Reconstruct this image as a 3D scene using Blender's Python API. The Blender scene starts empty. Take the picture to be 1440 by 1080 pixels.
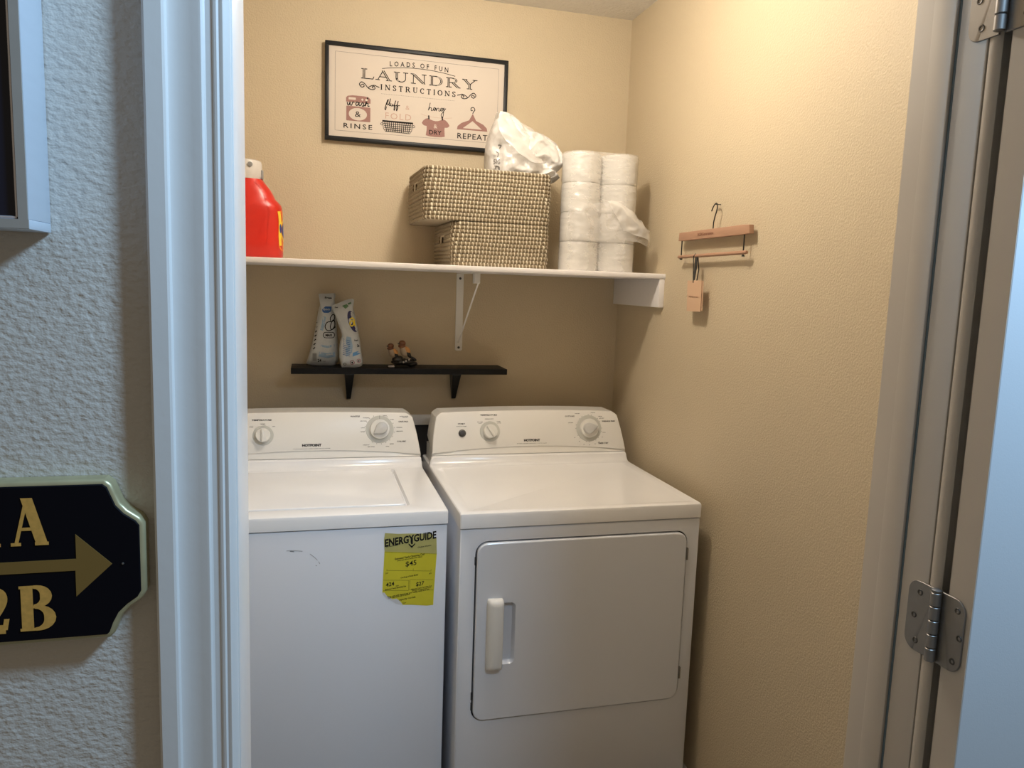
import bpy, bmesh, math, random
from mathutils import Vector, Matrix, noise
from mathutils.bvhtree import BVHTree
random.seed(7)
S = bpy.context.scene
COL = S.collection
PI = math.pi
# ------------------------------------------------------------------ camera
CAM = Vector((-1.1003, -2.6189, 1.4937))
ya, pit, rol, FPX = .2635, .1283, .035, 1062.92
cy, sy, cp, sp = math.cos(ya), math.sin(ya), math.cos(pit), math.sin(pit)
fw = Vector((sy*cp, cy*cp, -sp)); rt = Vector((cy, -sy, 0)); up = rt.cross(fw)
r2 = math.cos(rol)*rt + math.sin(rol)*up
u2 = -math.sin(rol)*rt + math.cos(rol)*up
cd = bpy.data.cameras.new('camera'); cam = bpy.data.objects.new('camera', cd); COL.objects.link(cam)
cd.sensor_width = 36; cd.lens = FPX/1440*36; cd.clip_start = .02
M = Matrix((r2, u2, -fw)).transposed().to_4x4(); M.translation = CAM
cam.matrix_world = M
S.camera = cam
# ------------------------------------------------------------------ light and exposure
S.view_settings.view_transform = 'Standard'; S.view_settings.look = 'None'
S.view_settings.gamma = 1; S.view_settings.use_curve_mapping = False
S.view_settings.exposure = 0.0
W_ = bpy.data.worlds.new('world'); S.world = W_; W_.use_nodes = True
W_.node_tree.nodes['Background'].inputs[0].default_value = (1, .84, .62, 1)
W_.node_tree.nodes['Background'].inputs[1].default_value = .17
def light(name, typ, loc, energy, color, target=None, **k):
    d = bpy.data.lights.new(name, typ); o = bpy.data.objects.new(name, d); COL.objects.link(o)
    d.energy = energy; d.color = color; o.location = loc
    for a, b in k.items(): setattr(d, a, b)
    if target: o.rotation_euler = (Vector(target)-Vector(loc)).to_track_quat('-Z', 'Y').to_euler()
    return o
light('closet_bulb', 'POINT', (-.64, -.89, 2.32), 24, (1, .885, .74), shadow_soft_size=.05)
light('hall_ceiling_lamp', 'POINT', (-.26, -2.44, 2.36), 94, (.45, .715, 1), shadow_soft_size=.12)
# ------------------------------------------------------------------ materials
MAT = {}
def mat(name, col, rough=.5, metal=0, var=0, vscale=40, bump=0, bscale=100, bdet=3, coat=0, alpha=1, kind='noise', trans=0, stretch=None, spec=None):
    m = bpy.data.materials.new(name); m.use_nodes = True
    nt = m.node_tree; b = nt.nodes['Principled BSDF']; L = nt.links
    b.inputs['Base Color'].default_value = (*col, 1); b.inputs['Roughness'].default_value = rough
    b.inputs['Metallic'].default_value = metal; b.inputs['Coat Weight'].default_value = coat
    if spec is not None: b.inputs['Specular IOR Level'].default_value = spec
    if alpha < 1: b.inputs['Alpha'].default_value = alpha
    if trans: b.inputs['Transmission Weight'].default_value = trans
    tc = nt.nodes.new('ShaderNodeTexCoord'); src = tc.outputs['Object']
    if stretch:
        mp = nt.nodes.new('ShaderNodeMapping'); mp.inputs['Scale'].default_value = stretch
        L.new(src, mp.inputs[0]); src = mp.outputs[0]
    if var:
        n = nt.nodes.new('ShaderNodeTexNoise'); n.inputs['Scale'].default_value = vscale; n.inputs['Detail'].default_value = 4
        L.new(src, n.inputs['Vector'])
        mx = nt.nodes.new('ShaderNodeMix'); mx.data_type = 'RGBA'
        mx.inputs[6].default_value = (*[c*(1-var) for c in col], 1); mx.inputs[7].default_value = (*[min(1, c*(1+var)) for c in col], 1)
        L.new(n.outputs[0], mx.inputs[0]); L.new(mx.outputs[2], b.inputs['Base Color'])
    if bump:
        n = nt.nodes.new('ShaderNodeTexNoise'); n.inputs['Scale'].default_value = bscale; n.inputs['Detail'].default_value = bdet
        L.new(src, n.inputs['Vector']); h = n.outputs[0]
        if kind == 'peel':
            r = nt.nodes.new('ShaderNodeValToRGB'); r.color_ramp.elements[0].position = .42; r.color_ramp.elements[1].position = .62
            r.color_ramp.interpolation = 'EASE'
            L.new(h, r.inputs[0]); h = r.outputs[0]
        bp = nt.nodes.new('ShaderNodeBump'); bp.inputs['Strength'].default_value = 1; bp.inputs['Distance'].default_value = bump
        L.new(h, bp.inputs['Height']); L.new(bp.outputs[0], b.inputs['Normal'])
    MAT[name] = m
    return m
mat('tan_wall', (.56, .466, .322),   .55, bump=.0016, bscale=195, bdet=2, var=.03, vscale=3)
mat('hall_wall', (.63, .595, .55), .55, bump=.0018, bscale=150, bdet=2.5, var=.03, vscale=4, stretch=(1, 1, 1.35))
mat('white_ceiling', (.78, .76, .72), .8, bump=.001, bscale=90, kind='peel')
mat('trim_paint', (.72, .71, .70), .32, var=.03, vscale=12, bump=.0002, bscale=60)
mat('shaded_paint', (.50, .46, .41), .62, var=.05, vscale=9)  # right jamb, casing and door edge: warm shade put into the colour
mat('jamb_gap', (.10, .15, .19), .6)
mat('door_paint', (.57, .62, .67), .55, var=.02, vscale=6, bump=.00008, bscale=600)
mat('tile_floor', (.24, .20, .16), .5, var=.15, vscale=6)
mat('steel', (.27, .26, .25), .42, .8, var=.12, vscale=50)
mat('dark_steel', (.09, .085, .08), .4, .7)
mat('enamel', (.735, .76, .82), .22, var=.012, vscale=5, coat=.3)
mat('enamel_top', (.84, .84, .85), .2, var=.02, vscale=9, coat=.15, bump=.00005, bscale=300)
mat('plastic_white', (.80, .785, .75), .34)
mat('plastic_grey', (.55, .55, .51), .4)
mat('knob', (.78, .77, .73), .25)
mat('knob_side', (.55, .55, .54), .3)
mat('dark_gap', (.025, .025, .03), .7)
mat('shelf_white', (.78, .75, .74), .4, var=.02, vscale=8)
mat('black_wood', (.007, .007, .008), .5, var=.3, vscale=25, spec=.2)
mat('black_metal', (.012, .012, .012), .35)
mat('ink', (.015, .013, .013), .8, spec=.15)
mat('ink_grey', (.16, .15, .14), .6)
mat('scuff', (.26, .27, .29), .6)
mat('ink_mauve', (.30, .155, .135), .7, var=.15, vscale=500)
mat('ink_rose', (.50, .33, .27), .7)
mat('paper_cream', (.60, .53, .46), .6)
mat('frame_black', (.009, .010, .012), .45, spec=.3)
mat('yellow_paper', (.66, .58, .03), .55, var=.08, vscale=30)
mat('pale_yellow', (.48, .44, .15), .55, var=.1, vscale=60)
mat('torn_paper', (.66, .65, .66), .7, var=.08, vscale=80)
mat('coil', (.225, .170, .100), .8, var=.38, vscale=90, bump=.001, bscale=500)
mat('stitch', (.68, .62, .48), .6, var=.16, vscale=120)
mat('straw_plate', (.42, .36, .26), .8, var=.2, vscale=60)
mat('toilet_paper', (.70, .68, .64), .8, bump=.004, bscale=45, bdet=3, stretch=(.30, .30, 1.8))
mat('card_core', (.42, .32, .22), .8)
mat('film', (.90, .87, .83), .14, alpha=.30, bump=.006, bscale=42, bdet=4, spec=.9, stretch=(.7, .7, 1.8))
mat('film_milky', (.86, .83, .79), .18, alpha=.50, bump=.003, bscale=45, bdet=5, spec=.8)
mat('bag_plastic', (.80, .775, .745), .20, alpha=.84, bump=.006, bscale=34, bdet=4, spec=.8)
mat('red_plastic', (.62, .024, .012), .3, var=.04, vscale=12)
mat('cap_plastic', (.66, .62, .58), .25, var=.05, vscale=30)
mat('cap_grey', (.28, .28, .28), .3)
mat('label_orange', (.85, .25, .02), .4)
mat('label_yellow', (.90, .62, .06), .4)
mat('label_blue', (.03, .06, .25), .4)
mat('wood', (.41, .235, .15), .5, var=.13, vscale=30, stretch=(1, 1, 12))
mat('tag_card', (.63, .42, .275), .6)
mat('wood_ink', (.22, .09, .05), .6)
mat('pouch_white', (.55, .57, .57), .28, var=.10, vscale=35, bump=.002, bscale=40)
mat('pouch_blue', (.30, .42, .55), .3, var=.25, vscale=45, bump=.002, bscale=40)
mat('blue_ink', (.03, .11, .32), .4)
mat('sky_ink', (.12, .30, .55), .4)
mat('navy_ink', (.02, .02, .10), .4)
mat('yellow_ink', (.85, .65, .03), .4)
mat('green_ink', (.10, .22, .10), .5)
mat('red_ink', (.30, .03, .05), .5)
mat('bird_brown', (.16, .055, .018), .35, var=.4, vscale=90)
mat('bird_cream', (.36, .27, .18), .35, var=.15, vscale=80)
mat('bird_orange', (.58, .27, .08), .35, var=.2, vscale=80)
mat('bird_dark', (.02, .017, .014), .3, var=.5, vscale=200)
mat('stone_pale', (.55, .48, .42), .5)
mat('gold', (.78, .47, .12), .45, .35, var=.28, vscale=230)
mat('gold_dull', (.26, .165, .045), .5, .3)
mat('gold_rim', (.50, .46, .28), .35, .45, var=.15, vscale=60)
mat('plaque_black', (.003, .003, .006), .6, spec=.12)
mat('silver_frame', (.42, .40, .37), .4, .2, var=.06, vscale=60)
mat('frame_blue_lit', (.60, .66, .74), .35, .1, var=.04, vscale=20, stretch=(1, 1, 6))  # sides of the silver frame, with blue hall light put into the colour
mat('navy_canvas', (.006, .008, .022), .4, var=.3, vscale=20)
mat('bead_silver', (.75, .73, .78), .2, .6)
g = mat('lamp_glass', (.9, .88, .82), .4)
g.node_tree.nodes['Principled BSDF'].inputs['Emission Color'].default_value = (1, .82, .58, 1)
g.node_tree.nodes['Principled BSDF'].inputs['Emission Strength'].default_value = 3
# ------------------------------------------------------------------ object helpers
ROOTM = {}
def tag(o, label=None, cat=None, group=None, kind=None):
    if label: o['label'] = label
    if cat: o['category'] = cat
    if group: o['group'] = group
    if kind: o['kind'] = kind
    return o
def thing(name, label, cat, loc, group=None, rz=0):
    o = bpy.data.objects.new(name, None); COL.objects.link(o)
    o.empty_display_size = .05; o.location = loc; o.rotation_euler = (0, 0, rz)
    ROOTM[o.name] = Matrix.Translation(loc) @ Matrix.Rotation(rz, 4, 'Z')
    return tag(o, label, cat, group)
def root_matrix(p):
    while p.parent: p = p.parent
    return ROOTM.get(p.name, Matrix())
def obj(name, bm, m, parent=None, local=False, smooth=True, angle=.6, label=None, kind=None):
    if parent is not None and not local: bm.transform(root_matrix(parent).inverted())
    me = bpy.data.meshes.new(name); bm.normal_update(); bm.to_mesh(me); bm.free()
    if smooth:
        me.polygons.foreach_set('use_smooth', [True]*len(me.polygons))
        me.set_sharp_from_angle(angle=angle)
    me.materials.append(MAT[m]); o = bpy.data.objects.new(name, me); COL.objects.link(o)
    if parent is not None: o.parent = parent
    if label: o['label'] = label
    if kind: o['kind'] = kind
    return o
def struct(name, bm, m, parent=None, **k):
    return obj(name, bm, m, parent, kind='structure', **k)
def copy_tree(o, parent=None):
    c = o.copy(); COL.objects.link(c); c.parent = parent
    if o.name in ROOTM: ROOTM[c.name] = ROOTM[o.name]
    for ch in list(o.children): copy_tree(ch, c)
    return c
def NB(): return bmesh.new()
def box(bm, x0, x1, y0, y1, z0, z1, bev=0, seg=2):
    g = bmesh.ops.create_cube(bm, size=1)['verts']
    for v in g: v.co = Vector(((x0+x1)/2+v.co.x*(x1-x0), (y0+y1)/2+v.co.y*(y1-y0), (z0+z1)/2+v.co.z*(z1-z0)))
    if bev:
        es = list({e for v in g for e in v.link_edges})
        bmesh.ops.bevel(bm, geom=es, offset=bev, segments=seg, profile=.5, affect='EDGES')
    return bm
def B(*a, **k): return box(NB(), *a, **k)
def W3(x, y, z): return Vector((x, y, z))
def frame(o, eu, ev, en=None):
    o = Vector(o); eu = Vector(eu).normalized(); ev = Vector(ev).normalized(); en = Vector(en).normalized() if en else eu.cross(ev)
    return lambda u, v, w=0: o+eu*u+ev*v+en*w
def poly(bm, pts, F, w=0):
    try: f = bm.faces.new([bm.verts.new(F(u, v, w)) for u, v in pts])
    except ValueError: return
    f.normal_update(); bmesh.ops.triangulate(bm, faces=[f])
def solid(bm, pts, F, w0, w1, bev=0, seg=2):
    """extruded outline; the front edge rounded by bev"""
    n = len(pts)
    if sum(pts[i][0]*pts[(i+1) % n][1]-pts[(i+1) % n][0]*pts[i][1] for i in range(n)) < 0: pts = pts[::-1]
    rings = [(0, w0)]
    if bev:
        for k in range(seg+1):
            t = k/seg*PI/2; rings.append((bev*(1-math.cos(t)), w1-bev+bev*math.sin(t)))
    else: rings.append((0, w1))
    vs = [[bm.verts.new(F(p[0], p[1], w)) for p in inset(pts, d)] for d, w in rings]
    for a, b in zip(vs, vs[1:]):
        for i in range(n): bm.faces.new([a[i], a[(i+1) % n], b[(i+1) % n], b[i]])
    bm.faces.new(vs[0][::-1]); bm.faces.new(vs[-1])
    return bm
def inset(pts, d):
    if abs(d) < 1e-9: return pts
    n = len(pts); out = []
    for i in range(n):
        a, b, c = Vector(pts[i-1]), Vector(pts[i]), Vector(pts[(i+1) % n])
        e1 = (b-a).normalized(); e2 = (c-b).normalized()
        n1 = Vector((-e1.y, e1.x)); n2 = Vector((-e2.y, e2.x)); m = (n1+n2)
        if m.length < 1e-6: m = n1
        m.normalize(); k = max(.35, m.dot(n1)); q = b+m*(d/k); out.append((q.x, q.y))
    return out
def rrect(u0, u1, v0, v1, r, seg=5):
    o = []
    for cx, cy_, a in ((u1-r, v0+r, -PI/2), (u1-r, v1-r, 0), (u0+r, v1-r, PI/2), (u0+r, v0+r, PI)):
        for k in range(seg+1):
            t = a+k/seg*PI/2; o.append((cx+r*math.cos(t), cy_+r*math.sin(t)))
    return o
def ell(cu, cv, a, b, n=28, rot=0):
    return [(cu+a*math.cos(t)*math.cos(rot)-b*math.sin(t)*math.sin(rot), cv+a*math.cos(t)*math.sin(rot)+b*math.sin(t)*math.cos(rot)) for t in (2*PI*k/n for k in range(n))]
def lathe(bm, prof, F, cu=0, cv=0, n=32, cap0=True, cap1=True):
    rings = [[bm.verts.new(F(cu+r*math.cos(2*PI*k/n), cv+r*math.sin(2*PI*k/n), w)) for k in range(n)] for r, w in prof]
    for a, b in zip(rings, rings[1:]):
        for i in range(n): bm.faces.new([a[i], a[(i+1) % n], b[(i+1) % n], b[i]])
    if cap0: bm.faces.new(rings[0][::-1])
    if cap1: bm.faces.new(rings[-1])
    return bm
def tube(bm, pts, r, n=8, closed=False, rad=None):
    pts = [Vector(p) for p in pts]; N = len(pts); rings = []; prev = None
    for i, p in enumerate(pts):
        if closed: d = pts[(i+1) % N]-pts[i-1]
        else: d = pts[min(i+1, N-1)]-pts[max(i-1, 0)]
        d.normalize()
        a = prev if prev is not None else (Vector((0, 0, 1)) if abs(d.z) < .9 else Vector((1, 0, 0)))
        a = (a-d*a.dot(d)).normalized(); prev = a; b = d.cross(a); R = rad[i] if rad else r
        rings.append([bm.verts.new(p+(a*math.cos(t)+b*math.sin(t))*R) for t in (2*PI*k/n for k in range(n))])
    for i in range(N if closed else N-1):
        A, C = rings[i], rings[(i+1) % N]
        for k in range(n): bm.faces.new([A[k], A[(k+1) % n], C[(k+1) % n], C[k]])
    if not closed: bm.faces.new(rings[0][::-1]); bm.faces.new(rings[-1])
    return bm
def smoothpts(pts, n=6, closed=False):
    P = [Vector(p) for p in pts]; out = []; N = len(P)
    for i in range(N if closed else N-1):
        p0 = P[i-1] if (i or closed) else P[0]; p1 = P[i]; p2 = P[(i+1) % N]; p3 = P[(i+2) % N] if (closed or i+2 < N) else P[-1]
        for k in range(n):
            t = k/n
            out.append(.5*((2*p1)+(p2-p0)*t+(2*p0-5*p1+4*p2-p3)*t*t+(3*p1-p0-3*p2+p3)*t**3))
    if not closed: out.append(P[-1])
    return [tuple(q) for q in out]
def ribbon(bm, pts, w, F, h=0, ws=None, closed=False):
    P = [Vector(p) for p in pts]; N = len(P); L = []
    for i in range(N):
        a = P[i-1] if (i or closed) else P[0]; c = P[(i+1) % N] if (closed or i+1 < N) else P[-1]
        d = c-a
        if d.length < 1e-9: d = Vector((1, 0))
        d.normalize(); nn = Vector((-d.y, d.x)); k = 1
        if 0 < i < N-1 or closed:
            e = (P[i]-a)
            if e.length > 1e-9: e.normalize(); k = 1/max(.45, abs(Vector((-e.y, e.x)).dot(nn)))
        hw = (ws[i] if ws else w)/2*k
        L.append((bm.verts.new(F(*(P[i]+nn*hw), h)), bm.verts.new(F(*(P[i]-nn*hw), h))))
    for i in range(N if closed else N-1):
        a, b = L[i], L[(i+1) % N]
        bm.faces.new([a[0], a[1], b[1], b[0]])
    return bm
def text(bm, s, F, u, v, size, width=None, bold=0, h=.0004, align='CENTER', arc=None, slant=0, res=2, spacing=1):
    c = bpy.data.curves.new('t', 'FONT'); c.body = s; c.size = size*1.45; c.align_x = align; c.resolution_u = res
    c.offset = bold; c.space_character = spacing; c.fill_mode = 'FRONT'
    o = bpy.data.objects.new('t', c); COL.objects.link(o); bpy.context.view_layer.update()
    me = bpy.data.meshes.new_from_object(o.evaluated_get(bpy.context.evaluated_depsgraph_get()))
    xs = [q.co.x for q in me.vertices] or [0]; k = 1
    if width: k = width/max(1e-6, max(xs)-min(xs))
    mid = (max(xs)+min(xs))/2 if align == 'CENTER' else 0
    vs = []
    for q in me.vertices:
        x = u+(q.co.x-mid)*k; y = v+q.co.y
        x += q.co.y*slant
        if arc: y += arc(x)
        vs.append(bm.verts.new(F(x, y, h)))
    for p in me.polygons:
        try: bm.faces.new([vs[i] for i in p.vertices])
        except ValueError: pass
    bpy.data.objects.remove(o); bpy.data.curves.remove(c); bpy.data.meshes.remove(me)
    return bm
def arcpts(cu, cv, a, b, t0, t1, n=10):
    return [(cu+a*math.cos(t), cv+b*math.sin(t)) for t in (math.radians(t0+(t1-t0)*k/n) for k in range(n+1))]
# serif glyphs: (points, kind) on a unit-high cell; K thick, T thin
GL = {
 'L': (.86, [([(.22, 0), (.22, 1)], 'K'), ([(.04, .98), (.42, .98)], 'T'), ([(.04, .02), (.80, .02)], 'T'), ([(.78, 0), (.84, .28)], 'T')]),
 'A': (1.0, [([(.12, 0), (.45, .97)], 'T'), ([(.84, 0), (.45, 1)], 'K'), ([(.22, .34), (.70, .34)], 'T'), ([(-.02, .02), (.26, .02)], 'T'), ([(.64, .02), (1.02, .02)], 'T')]),
 'U': (1.0, [([(.22, 1)]+arcpts(.50, .36, .28, .34, 180, 360, 14)+[(.78, .6), (.78, 1)], 'T'), ([(.22, 1), (.22, .36)], 'K'), (arcpts(.50, .36, .28, .33, 180, 255, 8), 'K'), ([(.03, .98), (.42, .98)], 'T'), ([(.62, .98), (.94, .98)], 'T')]),
 'N': (1.06, [([(.18, 0), (.18, 1)], 'T'), ([(.18, .98), (.86, .04)], 'K'), ([(.88, 0), (.88, 1)], 'T'), ([(.02, .02), (.34, .02)], 'T'), ([(.0, .98), (.24, .98)], 'T'), ([(.72, .98), (1.02, .98)], 'T')]),
 'D': (1.0, [([(.22, 0), (.22, 1)], 'K'), ([(.04, .975), (.46, .975)], 'T'), (arcpts(.42, .5, .42, .475, 90, -90, 18), 'K'), ([(.46, .025), (.04, .025)], 'T')]),
 'R': (1.0, [([(.22, 0), (.22, 1)], 'K'), ([(.04, .975), (.45, .975)], 'T'), (arcpts(.42, .74, .29, .235, 90, -90, 12), 'K'), ([(.44, .505), (.26, .505)], 'T'), ([(.50, .5), (.86, .0)], 'K'), ([(.04, .02), (.42, .02)], 'T'), ([(.80, .02), (1.0, .02)], 'T')]),
 'Y': (1.0, [([(.16, .98), (.50, .45)], 'K'), ([(.88, .98), (.50, .45)], 'T'), ([(.50, .48), (.50, 0)], 'K'), ([(.0, .98), (.34, .98)], 'T'), ([(.70, .98), (1.02, .98)], 'T'), ([(.32, .02), (.68, .02)], 'T')]),
 'I': (.44, [([(.22, 0), (.22, 1)], 'K'), ([(.06, .98), (.38, .98)], 'T'), ([(.06, .02), (.38, .02)], 'T')]),
 'S': (.72, [(smoothpts([(.60, .78), (.50, .93), (.34, .96), (.16, .88), (.13, .72), (.24, .58), (.46, .45), (.59, .30), (.55, .12), (.38, .035), (.20, .07), (.10, .24)], 4), 'M'), ([(.60, .98), (.60, .74)], 'T'), ([(.10, .02), (.10, .28)], 'T')]),
 'T': (.84, [([(.42, 0), (.42, 1)], 'K'), ([(.06, .97), (.78, .97)], 'T'), ([(.07, 1), (.07, .76)], 'T'), ([(.77, 1), (.77, .76)], 'T'), ([(.26, .02), (.58, .02)], 'T')]),
 'C': (.86, [(arcpts(.46, .5, .36, .46, 48, 318, 24), 'K'), ([(.72, .98), (.72, .68)], 'T')]),
 'O': (.96, [(arcpts(.48, .5, .38, .46, 0, 360, 32), 'K')]),
 'B': (.92, [([(.24, 0), (.24, 1)], 'K'), ([(.06, .975), (.46, .975)], 'T'), (arcpts(.40, .76, .29, .215, 90, -90, 12), 'K'), ([(.26, .53), (.46, .53)], 'T'), (arcpts(.42, .275, .35, .25, 90, -90, 12), 'K'), ([(.06, .025), (.46, .025)], 'T')]),
 '1': (.5, [([(.26, 0), (.26, 1)], 'K'), ([(.06, .80), (.26, .98)], 'T'), ([(.04, .02), (.50, .02)], 'T')]),
 '2': (.8, [(smoothpts([(.14, .72), (.20, .90), (.38, .97), (.58, .88), (.62, .70), (.50, .48), (.28, .24), (.10, .06)], 4), 'K'), ([(.08, .07), (.68, .07)], 'K'), ([(.66, .05), (.72, .30)], 'T')]),
}
def glyph(bm, c, F, x, v0, k, hgt, h, K, T, inline=None):
    for i, (pts, kd) in enumerate(GL[c][1]):
        pp = [Vector((x+a*k, v0+b*hgt)) for a, b in pts]; hz = h+.00003*i
        if len(pp) == 2 and abs(pp[0].x-pp[1].x) > 1e-6 and abs(pp[0].y-pp[1].y) > 1e-6:
            d = pp[1]-pp[0]; w = {'K': K, 'T': T, 'M': (K+T)/2}[kd]*hgt*d.length/abs(d.y)/2; e = Vector((w, 0))
            bm.faces.new([bm.verts.new(F(q.x, q.y, hz)) for q in (pp[0]-e, pp[0]+e, pp[1]+e, pp[1]-e)])
            if inline is not None and kd == 'K':
                e *= .26; inline.faces.new([inline.verts.new(F(q.x, q.y, h+.0005)) for q in (pp[0]-e, pp[0]+e, pp[1]+e, pp[1]-e)])
        elif len(pp) == 2:
            ribbon(bm, pp, {'K': K, 'T': T, 'M': (K+T)/2}[kd]*hgt, F, hz)
            if inline is not None and kd == 'K': ribbon(inline, pp, K*hgt*.26, F, h+.0005)
        else:
            ws = []
            for j in range(len(pp)):
                d = pp[min(j+1, len(pp)-1)]-pp[max(j-1, 0)]; f = abs(d.y)/max(1e-9, d.length)
                ws.append((T+(K-T)*f**1.4)*hgt if kd != 'T' else T*hgt)
            ribbon(bm, pp, 0, F, hz, ws=ws)
            if inline is not None and kd == 'K': ribbon(inline, pp[2:-2], K*hgt*.24, F, h+.0005)
def serif(bm, s, F, u0, v0, hgt, width, h=.0004, K=.17, T=.055, gap=.1, parent=None, m='ink', inl=None):
    tot = sum(GL[c][0] for c in s)+gap*(len(s)-1); k = width/tot; x = u0
    for c in s:
        if parent is None: glyph(bm, c, F, x, v0, k, hgt, h, K, T)
        else:
            b1 = NB(); b2 = NB(); glyph(b1, c, F, x, v0, k, hgt, h, K, T, b2 if inl else None)
            o = obj('letter', b1, m, parent, smooth=False)
            if inl: obj('letter_inline', b2, inl, o, smooth=False)
            else: b2.free()
        x += (GL[c][0]+gap)*k
def scribble(bm, strokes, F, u, v, s, w, h=.0004, sl=0):
    for st in strokes:
        p = smoothpts([(u+(a+sl*b)*s, v+b*s) for a, b in st], 5); ribbon(bm, p, w, F, h)
AMP = [[(1.5, .5), (1.3, .1), (.8, -.35), (.3, -.2), (.25, .25), (.75, .45), (.35, .75), (.5, 1.1), (.85, 1.0), (.7, .75)]]
def puff(outline, F, thick, rings=10, N=72, amp=.0, nscale=20, back=1, ridge=True, seed=0):
    """closed cushion from an outline (u,v); thickness along w"""
    o = smoothpts(outline, 8, True); P = [Vector(p) for p in o]
    d = [0]
    for i in range(len(P)): d.append(d[-1]+(P[(i+1) % len(P)]-P[i]).length)
    R = []
    for k in range(N):
        t = d[-1]*k/N; i = max(j for j in range(len(P)) if d[j] <= t); f = (t-d[i])/max(1e-9, d[i+1]-d[i])
        R.append(P[i].lerp(P[(i+1) % len(P)], f))
    c = sum(R, Vector((0, 0)))/N; bm = NB()
    def vert(p, w):
        q = Vector((p.x, p.y, w*3+seed))
        nz = noise.fractal(q*nscale, 1, 2, 4)
        if ridge: nz = (1-abs(noise.noise(q*nscale))*2.2)*.7+nz*.4
        sg = 1 if w > 0 else -1
        return bm.verts.new(F(p.x, p.y, w+sg*amp*nz))
    for s in (1, -back):
        rr = []
        for k in range(rings, 0, -1):
            q = k/rings; w = s*thick*max(0, 1-q**2.4)**.5
            if k == rings: w = 0
            rr.append([vert(c+(p-c)*q, w) if k < rings or s == 1 else None for p in R])
        if s == 1: edge = rr[0]
        else: rr[0] = edge
        cen = vert(c, s*thick)
        for a, b in zip(rr, rr[1:]):
            for i in range(N): bm.faces.new([a[i], a[(i+1) % N], b[(i+1) % N], b[i]][::int(s)])
        for i in range(N): bm.faces.new([rr[-1][i], rr[-1][(i+1) % N], cen][::int(s)])
    return bm
def drape(bm, bvh, direction, off, start):
    """push flat print onto a curved surface along direction"""
    d = Vector(direction).normalized()
    miss = []
    for v in bm.verts:
        h = bvh.ray_cast(v.co-d*start, d)
        if h[0] is not None: v.co = h[0]-d*off
        else: miss.append(v)
    bmesh.ops.delete(bm, geom=miss, context='VERTS')
    return bm
def fine(bm, cuts=2):
    bmesh.ops.triangulate(bm, faces=bm.faces[:])
    bmesh.ops.subdivide_edges(bm, edges=bm.edges[:], cuts=cuts, use_grid_fill=True)
    return bm
# ------------------------------------------------------------------ structure
YW, YB = -1.898, -1.784            # hall face and closet face of the door wall
XL, XR = -1.164, -.370             # door opening
ZH = 2.04
struct('floor', B(-2.6, 2.0, -4.2, .1, -.06, 0), 'tile_floor', smooth=False)
struct('ceiling', B(-1.6, .1, -1.80, .1, 2.44, 2.52), 'white_ceiling', smooth=False)
struct('wall_back', B(-1.6, .1, 0, .1, 0, 2.44), 'tan_wall', smooth=False)
struct('wall_right', B(0, .1, YB-.03, 0, 0, 2.44), 'tan_wall', smooth=False)
struct('wall_left', B(-1.6, -1.5, YB-.03, 0, 0, 2.44), 'tan_wall', smooth=False)
bm = NB()
box(bm, -2.6, XL-.018, YW, YB, 0, 2.6); box(bm, XR+.018, 2.0, YW, YB, 0, 2.6); box(bm, XL-.018, XR+.018, YW, YB, ZH+.018, 2.6)
struct('wall_front', bm, 'hall_wall', smooth=False)
for nm, a in (('baseboard_back', (-1.5, 0, -.012, 0, 0, .075)), ('baseboard_right', (-.012, 0, YB, -.012, 0, .075))):
    struct(nm, B(*a, bev=.003), 'trim_paint')
# left casing with its moulded profile (x across, y out of the wall)
prof = [(-1.2330, YW), (-1.2330, -1.9135), (-1.2310, -1.9150), (-1.2180, -1.9150), (-1.2160, -1.9140), (-1.2145, -1.9105), (-1.2125, -1.9095), (-1.2060, -1.9085), (-1.1960, -1.9090), (-1.1905, -1.9105),
        (-1.1885, -1.9105), (-1.1870, -1.9075), (-1.1855, -1.9065), (-1.1800, -1.9065), (-1.1785, -1.9082), (-1.1765, -1.9085), (-1.1748, -1.9065), (-1.1735, -1.9072), (-1.1715, -1.9075), (-1.1698, -1.9058), (-1.1680, -1.9048), (-1.1660, -1.9025), (-1.1655, YW)]
def extrude_z(prof, z0, z1):
    bm = NB(); a = [bm.verts.new((x, y, z0)) for x, y in prof]; b = [bm.verts.new((x, y, z1)) for x, y in prof]; n = len(prof)
    for i in range(n): bm.faces.new([a[i], a[(i+1) % n], b[(i+1) % n], b[i]])
    bm.faces.new(a[::-1]); bm.faces.new(b); bmesh.ops.recalc_face_normals(bm, faces=bm.faces[:])
    return bm
struct('trim_1', extrude_z(prof, 0, ZH+.06), 'trim_paint', angle=.45)
struct('trim_2', B(XL-.018, XL, YW-.002, YB, 0, ZH, bev=.002), 'trim_paint')
# right jamb with its stop, then the right casing and the head pieces
j = struct('trim_3', B(XR, XR+.018, -1.897, YB, 0, ZH, bev=.002), 'shaded_paint')
struct('door_stop', B(XR-.004, XR+.002, -1.8525, -1.8165, 0, ZH, bev=.0018), 'shaded_paint', j)
struct('jamb_gap', B(XR-.0006, XR+.002, -1.8560, -1.8528, 0, ZH), 'jamb_gap', j)
rp = [(XR+.0015, YW), (XR+.0005, -1.9000), (XR-.0004, -1.9040), (XR+.0005, -1.9090), (XR+.0025, -1.9122), (XR+.0050, -1.9130), (XR+.0068, -1.9115), (XR+.0075, -1.9080), (XR+.0080, -1.8995), (XR+.0300, -1.8990), (XR+.0320, -1.9110), (XR+.060, -1.9130), (XR+.062, -1.9110), (XR+.062, YW)]  # deep groove behind the bead added to darken the gap beside the door
struct('trim_4', extrude_z(rp, 0, ZH+.06), 'shaded_paint', angle=.9)
struct('trim_5', B(XL, XR, YW-.002, YB, ZH, ZH+.018, bev=.002), 'trim_paint')
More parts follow.
